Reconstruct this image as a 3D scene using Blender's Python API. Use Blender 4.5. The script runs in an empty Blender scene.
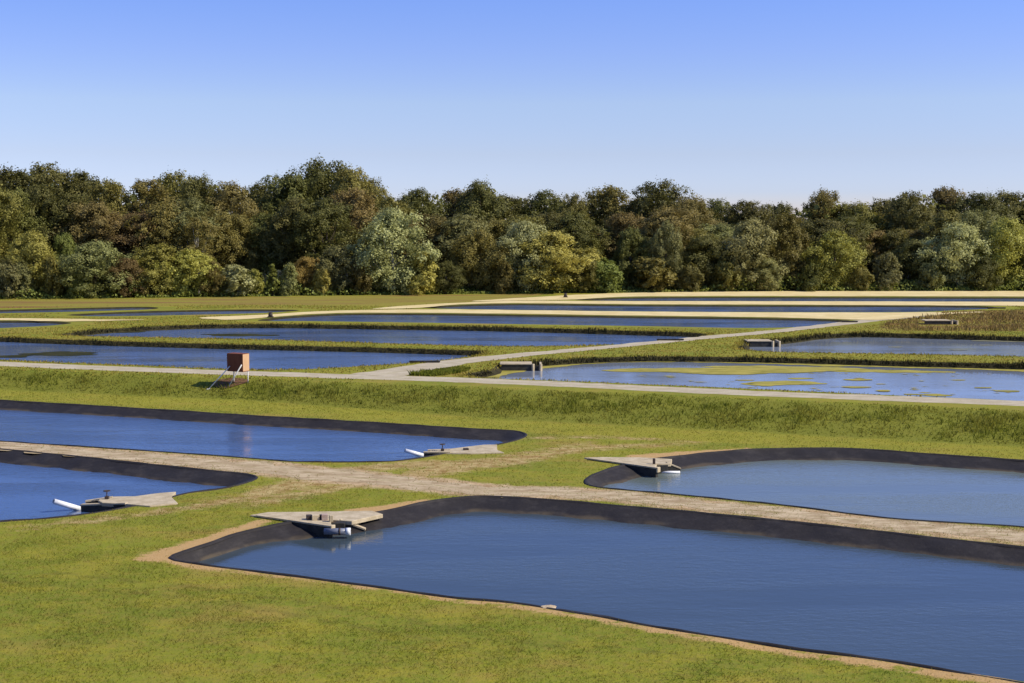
import bpy, math, random
import numpy as np
from mathutils.geometry import delaunay_2d_cdt
from mathutils import Vector

random.seed(7)
RNG = np.random.default_rng(7)
C = bpy.context.scene.collection
SC = bpy.context.scene
R = math.radians

# ------------------------------------------------------------------ camera, sky, sun, exposure
CAM_H, PITCH, LENS = 11.6, R(5.0), 50.0
F = 1024 * LENS / 36.0
cam = bpy.data.objects.new('camera', bpy.data.cameras.new('camera'))
C.objects.link(cam)
cam.location = (0, 0, CAM_H)
cam.rotation_euler = (R(90) - PITCH, 0, 0)
cam.data.lens = LENS
cam.data.sensor_width = 36
cam.data.clip_start = 0.3
cam.data.clip_end = 9000
SC.camera = cam
SUN_EL, SUN_AZ = R(40), R(102)            # azimuth clockwise from the view direction (+Y)
sd = Vector((math.sin(SUN_AZ) * math.cos(SUN_EL), math.cos(SUN_AZ) * math.cos(SUN_EL), math.sin(SUN_EL)))
sl = bpy.data.lights.new('sun', 'SUN')
sl.energy = 4.0
sl.angle = R(0.53)
sl.color = (1.0, 0.92, 0.78)
sun = bpy.data.objects.new('sun', sl)
C.objects.link(sun)
sun.rotation_euler = sd.to_track_quat('Z', 'Y').to_euler()
world = bpy.data.worlds.new('World')
SC.world = world
world.use_nodes = True
wn, wl = world.node_tree.nodes, world.node_tree.links
sky = wn.new('ShaderNodeTexSky')
sky.sky_type = 'NISHITA'
sky.sun_disc = False
sky.sun_elevation = SUN_EL
sky.sun_rotation = SUN_AZ
sky.air_density = 1.0
sky.dust_density = 0.2
sky.ozone_density = 5.0
tc = wn.new('ShaderNodeTexCoord')
vm = wn.new('ShaderNodeVectorMath')
vm.operation = 'MULTIPLY'
vm.inputs[1].default_value = (1, 1, 2.0)
wl.new(tc.outputs['Generated'], vm.inputs[0])
wl.new(vm.outputs[0], sky.inputs['Vector'])
# the day's own haze: a paler, less blue air towards the horizon
sx = wn.new('ShaderNodeSeparateXYZ'); wl.new(tc.outputs['Generated'], sx.inputs[0])
mr = wn.new('ShaderNodeMath'); mr.operation = 'MULTIPLY'; mr.use_clamp = True; mr.inputs[1].default_value = 4.0
wl.new(sx.outputs['Z'], mr.inputs[0])
air = wn.new('ShaderNodeValToRGB')
el = air.color_ramp.elements
AIR = [(0.0, (0.60, 0.55, 0.70)), (0.070, (0.572, 0.541, 0.724)), (0.174, (0.729, 0.589, 0.641)), (0.314, (0.909, 0.727, 0.723)),
       (0.453, (0.876, 0.748, 0.88)), (0.591, (0.824, 0.776, 1.0)), (0.763, (0.74, 0.74, 1.04)), (1.0, (0.74, 0.76, 1.04))]
for p_, c_ in AIR[1:-1]:
    e_ = el.new(p_); e_.color = c_ + (1,)
el[0].color = AIR[0][1] + (1,)
el[len(el) - 1].color = AIR[-1][1] + (1,)
mx = wn.new('ShaderNodeMix'); mx.data_type = 'RGBA'; mx.blend_type = 'MULTIPLY'; mx.inputs[0].default_value = 1.0
wl.new(mr.outputs[0], air.inputs[0]); wl.new(sky.outputs[0], mx.inputs[6]); wl.new(air.outputs[0], mx.inputs[7])
wl.new(mx.outputs[2], wn['Background'].inputs['Color'])
wn['Background'].inputs['Strength'].default_value = 0.15
SC.view_settings.view_transform = 'Standard'
SC.view_settings.look = 'None'
SC.view_settings.exposure = 0.55
SC.view_settings.gamma = 1

# ------------------------------------------------------------------ helpers
ZP = 1.0                                   # level of the upper pond plateau


def at(px, py, z):
    """the place on the level z that shows at this point of the photograph"""
    u, v = (px - 512) / F, -(py - 341.5) / F
    dy = math.cos(PITCH) + v * math.sin(PITCH)
    dz = -math.sin(PITCH) + v * math.cos(PITCH)
    t = (z - CAM_H) / dz
    return (u * t, dy * t, z)


def W(pts, z):
    return np.array([at(x, y, z)[:2] for x, y in pts])


def spline(P, step, closed=True):
    """Catmull-Rom through P, resampled at an even step"""
    P = np.asarray(P, float)
    n = len(P)
    out = []
    for i in range(n if closed else n - 1):
        if closed:
            p0, p1, p2, p3 = P[i - 1], P[i], P[(i + 1) % n], P[(i + 2) % n]
        else:
            p0, p1, p2, p3 = P[max(i - 1, 0)], P[i], P[i + 1], P[min(i + 2, n - 1)]
        if np.allclose(p0, p1):
            p0 = p1 - (p2 - p1)
        if np.allclose(p2, p3):
            p3 = p2 + (p2 - p1)
        d = [max(np.linalg.norm(a - b), 1e-4) ** 0.5 for a, b in ((p0, p1), (p1, p2), (p2, p3))]
        t0, t1 = 0, d[0]
        t2 = t1 + d[1]
        t3 = t2 + d[2]
        for t in np.linspace(t1, t2, 12, endpoint=False):
            A1 = (t1 - t) / (t1 - t0) * p0 + (t - t0) / (t1 - t0) * p1
            A2 = (t2 - t) / (t2 - t1) * p1 + (t - t1) / (t2 - t1) * p2
            A3 = (t3 - t) / (t3 - t2) * p2 + (t - t2) / (t3 - t2) * p3
            B1 = (t2 - t) / (t2 - t0) * A1 + (t - t0) / (t2 - t0) * A2
            B2 = (t3 - t) / (t3 - t1) * A2 + (t - t1) / (t3 - t1) * A3
            out.append((t2 - t) / (t2 - t1) * B1 + (t - t1) / (t2 - t1) * B2)
    if closed:
        out.append(out[0])
    else:
        out.append(P[-1])
    out = np.array(out)
    s = np.r_[0, np.cumsum(np.linalg.norm(np.diff(out, axis=0), axis=1))]
    m = max(int(s[-1] / step), 4)
    q = np.linspace(0, s[-1], m + (0 if closed else 1), endpoint=not closed)
    return np.c_[np.interp(q, s, out[:, 0]), np.interp(q, s, out[:, 1])]


def seg_dist(Q, A, B):
    """distance from points Q to the nearest of the segments A-B, and where along"""
    best = np.full(len(Q), 1e9)
    par = np.zeros(len(Q))
    for i in range(len(A)):
        ab = B[i] - A[i]
        t = np.clip(((Q - A[i]) @ ab) / max(ab @ ab, 1e-9), 0, 1)
        d = np.hypot(*(Q - A[i] - t[:, None] * ab).T)
        k = d < best
        best[k] = d[k]
        par[k] = i + t[k]
    return best, par


def inside(Q, P):
    x, y = Q[:, 0], Q[:, 1]
    res = np.zeros(len(Q), bool)
    for i in range(len(P)):
        x1, y1 = P[i - 1]
        x2, y2 = P[i]
        if y1 == y2:
            continue
        c = ((y1 > y) != (y2 > y)) & (x < (x2 - x1) * (y - y1) / (y2 - y1) + x1)
        res ^= c
    return res


def sdf(Q, P):
    """signed distance to a closed outline, negative inside"""
    lo, hi = P.min(0) - 8, P.max(0) + 8
    near = ((Q > lo) & (Q < hi)).all(1)
    out = np.full(len(Q), 8.0)
    if near.any():
        q = Q[near]
        d, _ = seg_dist(q, P, np.roll(P, -1, 0))
        out[near] = np.where(inside(q, P), -d, d)
    return out


def stroke(Q, L, hw):
    """signed distance to a stroke along the line L with half widths hw"""
    d, par = seg_dist(Q, L[:-1], L[1:])
    return d - np.interp(par, np.linspace(0, len(L) - 1, len(hw)), hw)


def vnoise(x, y, seed=0):
    """smooth value noise in [-1, 1]"""
    x = np.asarray(x, float); y = np.asarray(y, float)
    xi, yi = np.floor(x), np.floor(y)
    fx, fy = x - xi, y - yi
    fx, fy = fx * fx * (3 - 2 * fx), fy * fy * (3 - 2 * fy)

    def h(a, b):
        n = np.sin(a * 127.1 + b * 311.7 + seed * 74.7) * 43758.5453
        return 2 * (n - np.floor(n)) - 1
    return (h(xi, yi) * (1 - fx) + h(xi + 1, yi) * fx) * (1 - fy) + (h(xi, yi + 1) * (1 - fx) + h(xi + 1, yi + 1) * fx) * fy


def mesh_np(name, V, faces, nper):
    """fast mesh from numpy: V (n,3), faces (m,nper)"""
    V = np.asarray(V, np.float32); faces = np.asarray(faces, np.int32)
    me = bpy.data.meshes.new(name)
    me.vertices.add(len(V)); me.vertices.foreach_set('co', V.ravel())
    me.loops.add(faces.size); me.loops.foreach_set('vertex_index', faces.ravel())
    me.polygons.add(len(faces)); me.polygons.foreach_set('loop_start', np.arange(0, faces.size, nper, dtype=np.int32))
    me.update(calc_edges=True)
    return me


def attr(me, name, vals):
    a = me.attributes.new(name, 'FLOAT', 'POINT')
    a.data.foreach_set('value', np.asarray(vals, np.float32))


def link(name, me, mat=None, parent=None, label=None, cat=None, group=None, kind=None, smooth=False):
    o = bpy.data.objects.new(name, me)
    C.objects.link(o)
    if mat is not None and me is not None and not me.materials:
        me.materials.append(mat)
    if parent is not None:
        o.parent = parent
    for k, v in (('label', label), ('category', cat), ('group', group), ('kind', kind)):
        if v:
            o[k] = v
    if smooth:
        me.polygons.foreach_set('use_smooth', np.ones(len(me.polygons), bool))
    return o


def thing(name, loc, label, cat, group=None, rz=0):
    o = bpy.data.objects.new(name, None)
    C.objects.link(o)
    o.location = loc
    o.rotation_euler = (0, 0, rz)
    o.empty_display_size = 0.2
    o['label'] = label
    o['category'] = cat
    if group:
        o['group'] = group
    return o


# ------------------------------------------------------------------ node materials
class NT:
    def __init__(s, name):
        s.m = bpy.data.materials.new(name)
        s.m.use_nodes = True
        s.t = s.m.node_tree
        s.n, s.l = s.t.nodes, s.t.links
        s.bsdf = s.n['Principled BSDF']
        s.out = s.n['Material Output']

    def put(s, v, sock):
        if hasattr(v, 'is_output'):
            s.l.new(v, sock)
        elif isinstance(v, (tuple, list)):
            sock.default_value = tuple(v) + ((1,) if len(v) == 3 and sock.type == 'RGBA' else ())
        else:
            sock.default_value = v

    def pos(s, scale=(1, 1, 1)):
        g = s.n.new('ShaderNodeNewGeometry').outputs['Position']
        v = s.n.new('ShaderNodeVectorMath'); v.operation = 'MULTIPLY'
        s.l.new(g, v.inputs[0]); v.inputs[1].default_value = scale
        return v.outputs[0]

    def noise(s, scale, detail=3, rough=0.55, vec=None, dist=0.0):
        n = s.n.new('ShaderNodeTexNoise')
        n.inputs['Scale'].default_value = scale; n.inputs['Detail'].default_value = detail
        n.inputs['Roughness'].default_value = rough; n.inputs['Distortion'].default_value = dist
        s.l.new(vec if vec is not None else s.pos(), n.inputs['Vector'])
        return n.outputs['Fac']

    def attr(s, name):
        a = s.n.new('ShaderNodeAttribute'); a.attribute_name = name
        return a.outputs['Fac']

    def math(s, op, a, b=0.0, clamp=False):
        m = s.n.new('ShaderNodeMath'); m.operation = op; m.use_clamp = clamp
        s.put(a, m.inputs[0]); s.put(b, m.inputs[1])
        return m.outputs[0]

    def ramp(s, v, a, b, lo=0.0, hi=1.0):
        m = s.n.new('ShaderNodeMapRange'); m.interpolation_type = 'SMOOTHSTEP'
        s.put(v, m.inputs[0])
        for k, x in zip((1, 2, 3, 4), (a, b, lo, hi)):
            m.inputs[k].default_value = x
        return m.outputs[0]

    def mix(s, f, a, b, mode='MIX'):
        m = s.n.new('ShaderNodeMix'); m.data_type = 'RGBA'; m.blend_type = mode
        s.put(f, m.inputs[0]); s.put(a, m.inputs[6]); s.put(b, m.inputs[7])
        return m.outputs[2]

    def bump(s, h, strength, dist):
        b = s.n.new('ShaderNodeBump')
        b.inputs['Strength'].default_value = strength; b.inputs['Distance'].default_value = dist
        s.put(h, b.inputs['Height'])
        s.l.new(b.outputs[0], s.bsdf.inputs['Normal'])

    def done(s, col, rough=0.9, spec=0.2):
        s.put(col, s.bsdf.inputs['Base Color'])
        s.put(rough, s.bsdf.inputs['Roughness'])
        s.bsdf.inputs['Specular IOR Level'].default_value = spec
        return s.m

    def translucent(s, col, f):
        t = s.n.new('ShaderNodeBsdfTranslucent'); s.put(col, t.inputs['Color'])
        m = s.n.new('ShaderNodeMixShader'); m.inputs[0].default_value = f
        s.l.new(s.bsdf.outputs[0], m.inputs[1]); s.l.new(t.outputs[0], m.inputs[2])
        s.l.new(m.outputs[0], s.out.inputs['Surface'])


GREEN, YELLOW, DRY, DEEP = (0.205, 0.225, 0.017), (0.310, 0.265, 0.026), (0.300, 0.205, 0.048), (0.145, 0.180, 0.014)


def grass_colour(k):
    """patchy grass colour by place, shared by the ground sheet and the blades on it"""
    big = k.noise(0.10, 4, 0.6, k.pos((0.8, 1.1, 1)))
    mid = k.noise(0.55, 4, 0.65, k.pos((0.7, 1.4, 1)))
    fine = k.noise(7.0, 3, 0.7)
    c = k.mix(k.ramp(big, 0.36, 0.66), DEEP, GREEN)
    c = k.mix(k.ramp(mid, 0.40, 0.70, 0.05, 0.75), c, YELLOW)
    c = k.mix(k.ramp(k.noise(2.6, 4, 0.75), 0.44, 0.66, 0.0, 0.55), c, (0.250, 0.195, 0.036))
    c = k.mix(k.ramp(k.noise(4.2, 4, 0.75, k.pos((1.1, 0.9, 1.0))), 0.50, 0.70, 0.0, 0.5), c, (0.085, 0.125, 0.012))
    c = k.mix(k.math('MULTIPLY', k.ramp(k.noise(0.23, 5, 0.7, k.pos((0.7, 1.3, 1))), 0.48, 0.72), 0.75), c, DRY)
    c = k.mix(k.ramp(fine, 0.3, 0.75, 0.0, 0.35), c, (0.20, 0.19, 0.05))
    return c


def mat_ground():
    k = NT('ground_grass')
    g = grass_colour(k)
    rag = k.math('SUBTRACT', k.noise(1.3, 5, 0.7, k.pos((0.7, 1.2, 1))), 0.5)
    fine = k.math('SUBTRACT', k.noise(9, 4, 0.7), 0.5)
    rag = k.math('ADD', rag, k.math('MULTIPLY', fine, 0.6))
    gv = k.mix(k.ramp(k.noise(1.3, 9, 0.7), 0.36, 0.64), (0.30, 0.20, 0.10), (0.52, 0.38, 0.22))
    # meadow: the dry, weedy field beyond
    weed = k.mix(k.ramp(k.noise(0.30, 5, 0.7, k.pos((0.15, 1.8, 1))), 0.46, 0.62), (0.235, 0.205, 0.035), (0.20, 0.105, 0.045))
    c = k.mix(k.ramp(k.math('ADD', k.attr('weed'), k.math('MULTIPLY', rag, 2.5)), 0.5, -0.5), g, weed)
    mown_colour = k.mix(k.noise(0.8, 4), (0.25, 0.235, 0.022), (0.31, 0.265, 0.035))  # paler, yellower grass of the mown strip
    c = k.mix(k.math('MULTIPLY', k.ramp(k.math('ADD', k.attr('mown'), rag), 0.5, -0.5), 0.5), c, mown_colour)
    c = k.mix(k.math('MULTIPLY', k.ramp(k.math('ADD', k.attr('rough'), k.math('MULTIPLY', rag, 0.8)), 0.3, -0.3), 0.85), c, k.mix(k.noise(0.6, 5, 0.7), (0.140, 0.158, 0.018), (0.200, 0.190, 0.028)))
    c = k.mix(k.math('MULTIPLY', k.ramp(k.math('ADD', k.attr('rut'), k.math('MULTIPLY', rag, 0.35)), 0.12, -0.12), 0.4), c, (0.115, 0.105, 0.022))
    clay = k.mix(k.noise(3.5, 4), (0.40, 0.24, 0.085), (0.47, 0.32, 0.15))
    c = k.mix(k.ramp(k.math('ADD', k.attr('clay'), k.math('MULTIPLY', rag, 1.1)), 0.14, -0.10), c, clay)
    trk = k.mix(k.ramp(k.noise(1.5, 6, 0.75), 0.36, 0.64), (0.26, 0.145, 0.055), (0.50, 0.37, 0.175))
    c = k.mix(k.math('MULTIPLY', k.ramp(k.math('ADD', k.attr('track'), k.math('MULTIPLY', rag, 3.2)), 0.5, -0.5), 0.8), c, trk)
    c = k.mix(k.ramp(k.math('ADD', k.attr('gravel'), k.math('MULTIPLY', rag, 1.8)), 0.35, -0.35), c, gv)
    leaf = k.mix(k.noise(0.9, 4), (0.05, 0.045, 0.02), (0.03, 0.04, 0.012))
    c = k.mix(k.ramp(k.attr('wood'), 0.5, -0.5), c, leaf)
    k.bump(k.noise(11, 4, 0.7), 0.6, 0.06)
    return k.done(c, 0.95, 0.1)


def mat_blades(name, base=None, amp=0.5, trans=0.3):
    k = NT(name)
    if base is None:
        c = grass_colour(k)
    else:
        c = k.mix(k.ramp(k.noise(0.35, 4, 0.65), 0.35, 0.65), base[0], base[1])
    c = k.mix(1.0, c, k.mix(k.attr('tint'), (1 - amp,) * 3, (1 + amp * 0.8, 1 + amp * 0.8, 1 + amp * 0.7)), 'MULTIPLY')
    k.done(c, 0.8, 0.15)
    k.translucent(c, trans)
    return k.m


def mat_two(name, a, b, scale=3.0, rough=0.85, spec=0.25, bump=0.0, detail=5, stretch=(1, 1, 1), lo=0.35, hi=0.65, dist=0.03):
    k = NT(name)
    n = k.noise(scale, detail, 0.65, k.pos(stretch))
    c = k.mix(k.ramp(n, lo, hi), a, b)
    c = k.mix(k.ramp(k.noise(scale * 6, 3, 0.7), 0.3, 0.7, 0, 0.25), c, tuple(x * 0.6 for x in a))
    if bump:
        k.bump(k.noise(scale * 4, 4, 0.7, k.pos(stretch)), bump, dist)
    return k.done(c, rough, spec)


def mat_water(name, body, calm=0.5, scale=1.0):
    """wind-ruffled water: body colour, the rest is reflection"""
    k = NT(name)
    gust = k.ramp(k.noise(0.11, 5, 0.65, k.pos((0.4, 1.8, 1))), 0.38, 0.62)
    w1 = k.noise(2.6 * scale, 3, 0.6, k.pos((0.8, 1.5, 1)))
    w2 = k.noise(9.0 * scale, 3, 0.6, k.pos((0.8, 1.6, 1)))
    h = k.math('ADD', k.math('MULTIPLY', w1, 1.0), k.math('MULTIPLY', w2, 0.28))
    h = k.math('MULTIPLY', h, k.math('ADD', 0.35, k.math('MULTIPLY', gust, 0.9)))
    k.bump(h, 1.0, 0.10 * calm)
    c = k.mix(gust, body, tuple(x * 1.15 for x in body))
    k.bsdf.inputs['IOR'].default_value = 1.33
    k.done(c, k.math('ADD', 0.06, k.math('MULTIPLY', gust, 0.06)), 0.5)
    return k.m


def mat_liner():
    k = NT('black_liner')
    n = k.noise(0.9, 5, 0.7, k.pos((1, 1, 3)))
    c = k.mix(k.ramp(n, 0.45, 0.75), (0.021, 0.018, 0.017), (0.040, 0.035, 0.032))
    h = k.attr('level')                       # dried mud left along the water line
    mud = k.math('MULTIPLY', k.ramp(k.math('ADD', h, k.math('MULTIPLY', k.math('SUBTRACT', k.noise(0.8, 4), 0.5), 0.16)), 0.10, 0.015), k.ramp(k.noise(0.5, 4, 0.6), 0.40, 0.6))
    c = k.mix(k.math('MULTIPLY', mud, 0.35), c, (0.16, 0.12, 0.065))
    c = k.mix(k.ramp(k.noise(5, 5, 0.7), 0.5, 0.8, 0, 0.4), c, (0.055, 0.047, 0.04))
    k.bump(k.noise(3.0, 4, 0.65, k.pos((1, 1, 1))), 0.5, 0.05)
    return k.done(c, 0.7, 0.2)


def mat_leaf(name, a, b, trans=0.35):
    k = NT(name)
    oi = k.n.new('ShaderNodeObjectInfo')
    c = k.mix(k.attr('tint'), a, b)
    v = k.math('ADD', 0.78, k.math('MULTIPLY', oi.outputs['Random'], 0.44))
    hs = k.n.new('ShaderNodeHueSaturation')
    k.put(k.math('ADD', 0.485, k.math('MULTIPLY', k.math('FRACT', k.math('MULTIPLY', oi.outputs['Random'], 7.3)), 0.03)), hs.inputs['Hue'])
    hs.inputs['Saturation'].default_value = 0.95
    k.put(v, hs.inputs['Value'])
    k.put(c, hs.inputs['Color'])
    k.done(hs.outputs[0], 0.6, 0.25)
    k.translucent(hs.outputs[0], trans)
    return k.m


M = {}
M['ground'] = mat_ground()
M['blades'] = mat_blades('lawn_blades', None, 0.32, 0.5)
M['rough'] = mat_blades('rough_grass_blades', ((0.165, 0.185, 0.020), (0.220, 0.205, 0.030)), 0.35, 0.5)
M['shade_reed'] = mat_blades('shaded_reed_blades', ((0.050, 0.046, 0.015), (0.034, 0.030, 0.012)), 0.6, 0.1)  # blade colour darkened to carry the shade of camera-facing banks
M['berm'] = mat_blades('berm_grass_blades', ((0.32, 0.24, 0.045), (0.245, 0.205, 0.030)), 0.35)
M['brownweed'] = mat_blades('brown_weed_blades', ((0.24, 0.155, 0.055), (0.27, 0.200, 0.065)), 0.4)
M['road'] = mat_two('pale_gravel_road', (0.38, 0.32, 0.215), (0.49, 0.425, 0.30), 1.2, 0.95, 0.1, 0.4)
M['gravel'] = mat_two('gravel_track', (0.34, 0.22, 0.115), (0.54, 0.395, 0.235), 1.3, 0.95, 0.1, 0.5, 10, (0.6, 1.4, 1), 0.36, 0.64)
M['sand'] = mat_two('pale_sand', (0.60, 0.475, 0.215), (0.70, 0.57, 0.29), 0.4, 0.95, 0.1, 0.2)
M['concrete'] = mat_two('weathered_concrete', (0.40, 0.325, 0.205), (0.54, 0.45, 0.305), 2.0, 0.9, 0.2, 0.3)
M['wet_shade_concrete'] = mat_two('stained_shaded_concrete', (0.026, 0.024, 0.020), (0.055, 0.050, 0.040), 3.0, 0.7, 0.3, 0.3)  # stain plus the shade of wall faces and openings, both in the colour
M['white_pipe'] = mat_two('white_plastic_pipe', (0.70, 0.71, 0.72), (0.80, 0.80, 0.80), 4.0, 0.4, 0.4)
M['grey_pipe'] = mat_two('grey_blue_plastic_pipe', (0.13, 0.145, 0.19), (0.19, 0.205, 0.26), 5.0, 0.4, 0.4)
M['iron'] = mat_two('rusted_iron', (0.035, 0.028, 0.025), (0.075, 0.05, 0.038), 9.0, 0.7, 0.4, 0.3)
M['ply_dark'] = mat_two('reddish_shaded_plywood', (0.150, 0.048, 0.027), (0.205, 0.070, 0.038), 3.0, 0.8, 0.2, 0.15, 5, (1, 1, 0.2))  # reddish ply with the front face's shade mixed into its colour
M['ply'] = mat_two('bare_plywood', (0.50, 0.30, 0.16), (0.60, 0.38, 0.22), 3.0, 0.8, 0.2, 0.15, 5, (1, 1, 0.2))
M['white_wood'] = mat_two('white_painted_wood', (0.62, 0.60, 0.57), (0.78, 0.77, 0.74), 6.0, 0.7, 0.3)
M['soil'] = mat_two('bare_red_soil', (0.13, 0.065, 0.035), (0.20, 0.11, 0.06), 3.0, 0.95, 0.1, 0.6)
M['block'] = mat_two('pinkish_block', (0.36, 0.26, 0.21), (0.46, 0.36, 0.31), 6.0, 0.9, 0.2, 0.2)
M['shaded_mudbank'] = mat_two('shaded_grassy_mud_bank', (0.030, 0.026, 0.013), (0.050, 0.044, 0.018), 1.5, 0.95, 0.1, 0.6)  # muddy bank, darkened so the colour holds the berm edge's shade
M['mat'] = mat_two('floating_algae', (0.23, 0.205, 0.030), (0.40, 0.335, 0.070), 1.3, 0.9, 0.2, 0.4, 6, (0.5, 1.5, 1))
M['darkmat'] = mat_two('submerged_weed', (0.028, 0.031, 0.014), (0.05, 0.05, 0.022), 0.6, 0.95, 0.03, 0.3)
M['scum'] = mat_two('pond_scum', (0.15, 0.15, 0.09), (0.22, 0.21, 0.12), 1.6, 0.8, 0.3, 0.2)
M['liner'] = mat_liner()
M['stone'] = mat_two('pale_limestone', (0.42, 0.32, 0.20), (0.54, 0.43, 0.28), 8.0, 0.9, 0.2, 0.4)
M['bark'] = mat_two('grey_brown_bark', (0.07, 0.055, 0.04), (0.15, 0.125, 0.095), 2.0, 0.9, 0.2, 0.6, 5, (2, 2, 0.4))
M['palebark'] = mat_two('pale_bark', (0.22, 0.20, 0.165), (0.38, 0.36, 0.31), 1.5, 0.9, 0.2, 0.4, 5, (2, 2, 0.6))
LEAF = {
    'dark green': mat_leaf('leaf_dark_green', (0.100, 0.100, 0.018), (0.205, 0.190, 0.038)),
    'olive': mat_leaf('leaf_olive', (0.140, 0.122, 0.020), (0.285, 0.240, 0.045)),
    'yellow-green': mat_leaf('leaf_yellow_green', (0.250, 0.225, 0.030), (0.480, 0.430, 0.075)),
    'silvery': mat_leaf('leaf_silvery', (0.240, 0.235, 0.070), (0.490, 0.470, 0.180)),
    'grey-green': mat_leaf('leaf_grey_green', (0.175, 0.172, 0.045), (0.345, 0.330, 0.100)),
    'brownish': mat_leaf('leaf_brownish', (0.165, 0.122, 0.030), (0.310, 0.225, 0.060)),
    'orange-tinged': mat_leaf('leaf_orange', (0.27, 0.185, 0.032), (0.50, 0.34, 0.065)),
    'fresh green': mat_leaf('leaf_fresh_green', (0.150, 0.170, 0.026), (0.300, 0.320, 0.052)),
}

# ------------------------------------------------------------------ the lie of the land
TOE = W([(-400, 372), (0, 390), (250, 401), (512, 420), (768, 433), (1024, 447), (1400, 470)], 0.0)
CREST = W([(-400, 352), (0, 369), (256, 378.5), (512, 388.5), (768, 399), (1024, 410.5), (1400, 429)], ZP)


def lin(L, x):
    y = np.interp(x, L[:, 0], L[:, 1])
    s0 = (L[1, 1] - L[0, 1]) / (L[1, 0] - L[0, 0]); s1 = (L[-1, 1] - L[-2, 1]) / (L[-1, 0] - L[-2, 0])
    y = np.where(x < L[0, 0], L[0, 1] + (x - L[0, 0]) * s0, y)
    return np.where(x > L[-1, 0], L[-1, 1] + (x - L[-1, 0]) * s1, y)


def height(x, y):
    x = np.asarray(x, float); y = np.asarray(y, float)
    a, b = lin(TOE, x), lin(CREST, x)
    s = np.clip((y - a) / np.maximum(b - a, 1.5), 0, 1)
    z = ZP * (0.75 * s + 0.25 * s * s * (3 - 2 * s))
    z = z + vnoise(x * 0.5, y * 0.5, 3) * 0.06 * 4 * s * (1 - s)
    f = np.clip(33 - y, 0, 40)
    z = z + f * 0.305 * np.clip(f / 4, 0, 1)
    k = np.clip((46 - y) / 8, 0, 1)
    z = z + k * 0.05 * vnoise(x * 0.4, y * 0.4, 5)
    return np.minimum(z, 11.0)


# pond outlines, traced where the rim meets the ground
# near ponds have black liners at level 0; the upper ones lie on the plateau
PONDS = {
    'big': ([(171, 558), (205, 545.5), (250, 531), (300, 521.5), (352, 517), (384, 511.5), (430, 502), (475, 497), (530, 499), (640, 508), (768, 520), (896, 534), (1024, 548), (1250, 573), (1290, 600), (1290, 720), (1180, 708), (1010, 681), (900, 662.5), (800, 648.5), (700, 634), (600, 616.5), (512, 602.5), (460, 598), (400, 590), (320, 579), (260, 571.5), (205, 564.5)], 0.0),
    'eastern': ([(586, 482), (601, 472.5), (640, 462), (690, 455), (740, 450.5), (800, 448.8), (850, 449), (900, 452), (960, 456.5), (1024, 461), (1250, 480), (1290, 500), (1290, 552), (1250, 552), (1024, 527), (900, 519), (768, 503.5), (640, 491), (598, 487)], 0.0),
    'western': ([(-260, 430), (-140, 437), (0, 449.5), (64, 455.5), (128, 462.5), (220, 472), (250, 475), (255, 478), (236, 485.5), (215, 489.5), (186, 493), (160, 500), (120, 508.5), (60, 517), (0, 521.5), (-140, 532), (-260, 530)], 0.0),
    'northern': ([(-260, 383), (-140, 390), (0, 400.5), (128, 408), (256, 416), (384, 423.5), (470, 429), (512, 431), (525, 434.5), (520, 438.5), (497, 444.5), (450, 452.5), (400, 460.5), (350, 462), (285, 461), (256, 458.5), (128, 449.5), (0, 441), (-140, 431), (-260, 420)], 0.0),
    'long': ([(-250, 326), (-120, 331), (0, 337), (128, 341.5), (256, 344.8), (356, 347), (430, 349), (480, 351), (484, 353.5), (456, 358.5), (410, 363), (356, 366.5), (306, 369), (256, 369.8), (128, 365), (0, 360), (-120, 354), (-250, 347)], ZP),
    'second': ([(60, 334.5), (90, 330.5), (135, 327.3), (190, 325), (256, 324), (384, 325.5), (512, 327.5), (640, 331), (700, 333), (708, 335), (690, 338.5), (655, 342.5), (600, 345), (512, 346.3), (384, 343.3), (256, 339.5), (128, 336.8), (80, 336)], ZP),
    'third': ([(258, 320.8), (281, 317), (336, 313.8), (420, 313.5), (512, 314.5), (640, 316.3), (768, 318), (843, 320), (858, 322), (843, 324.5), (768, 327.8), (640, 326), (512, 324), (384, 322), (300, 321)], ZP),
    'fourth': ([(420, 307.5), (460, 305), (512, 303.8), (640, 304.8), (768, 305.2), (900, 305.6), (985, 306.3), (1000, 308), (960, 310), (918, 311.8), (768, 312), (640, 311.3), (512, 309.8), (460, 308.8)], ZP),
    'fifth': ([(575, 300), (620, 297.6), (700, 296.9), (900, 297.1), (1024, 297.3), (1200, 298), (1200, 302), (1024, 301.7), (900, 301.4), (700, 301), (620, 300.8)], ZP),
    'algae': ([(462, 375), (480, 371.5), (493, 368.5), (499, 364.2), (520, 362.6), (550, 360), (590, 357.8), (640, 356.3), (768, 357.5), (900, 361), (1024, 364), (1180, 370), (1210, 385), (1190, 415), (1024, 401.3), (900, 395.6), (768, 389.5), (640, 384), (512, 379), (478, 377.5)], ZP),
    'grey': ([(738, 348.8), (743, 345.5), (748, 341.2), (775, 339.8), (792, 338), (815, 335), (863, 332.8), (930, 334.3), (1024, 337), (1160, 342), (1190, 352), (1160, 362), (1024, 356.7), (900, 354), (768, 351.5)], ZP),
    'meadow_left': ([(-150, 312), (0, 309.8), (60, 308.4), (150, 306.8), (156, 308.8), (90, 311.2), (0, 313.2), (-150, 316)], ZP),
    'meadow_mid': ([(66, 315), (130, 311.6), (256, 309.4), (300, 310.2), (270, 312.6), (180, 315), (100, 316.2)], ZP),
    'corner': ([(-150, 321), (0, 320.8), (40, 321), (72, 322.8), (50, 325.5), (0, 328), (-150, 332)], ZP),
}
RIM = {}
for nm, (pp, z) in PONDS.items():
    RIM[nm] = spline(W(pp, z), 0.45 if z == 0 else 1.2)

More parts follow.
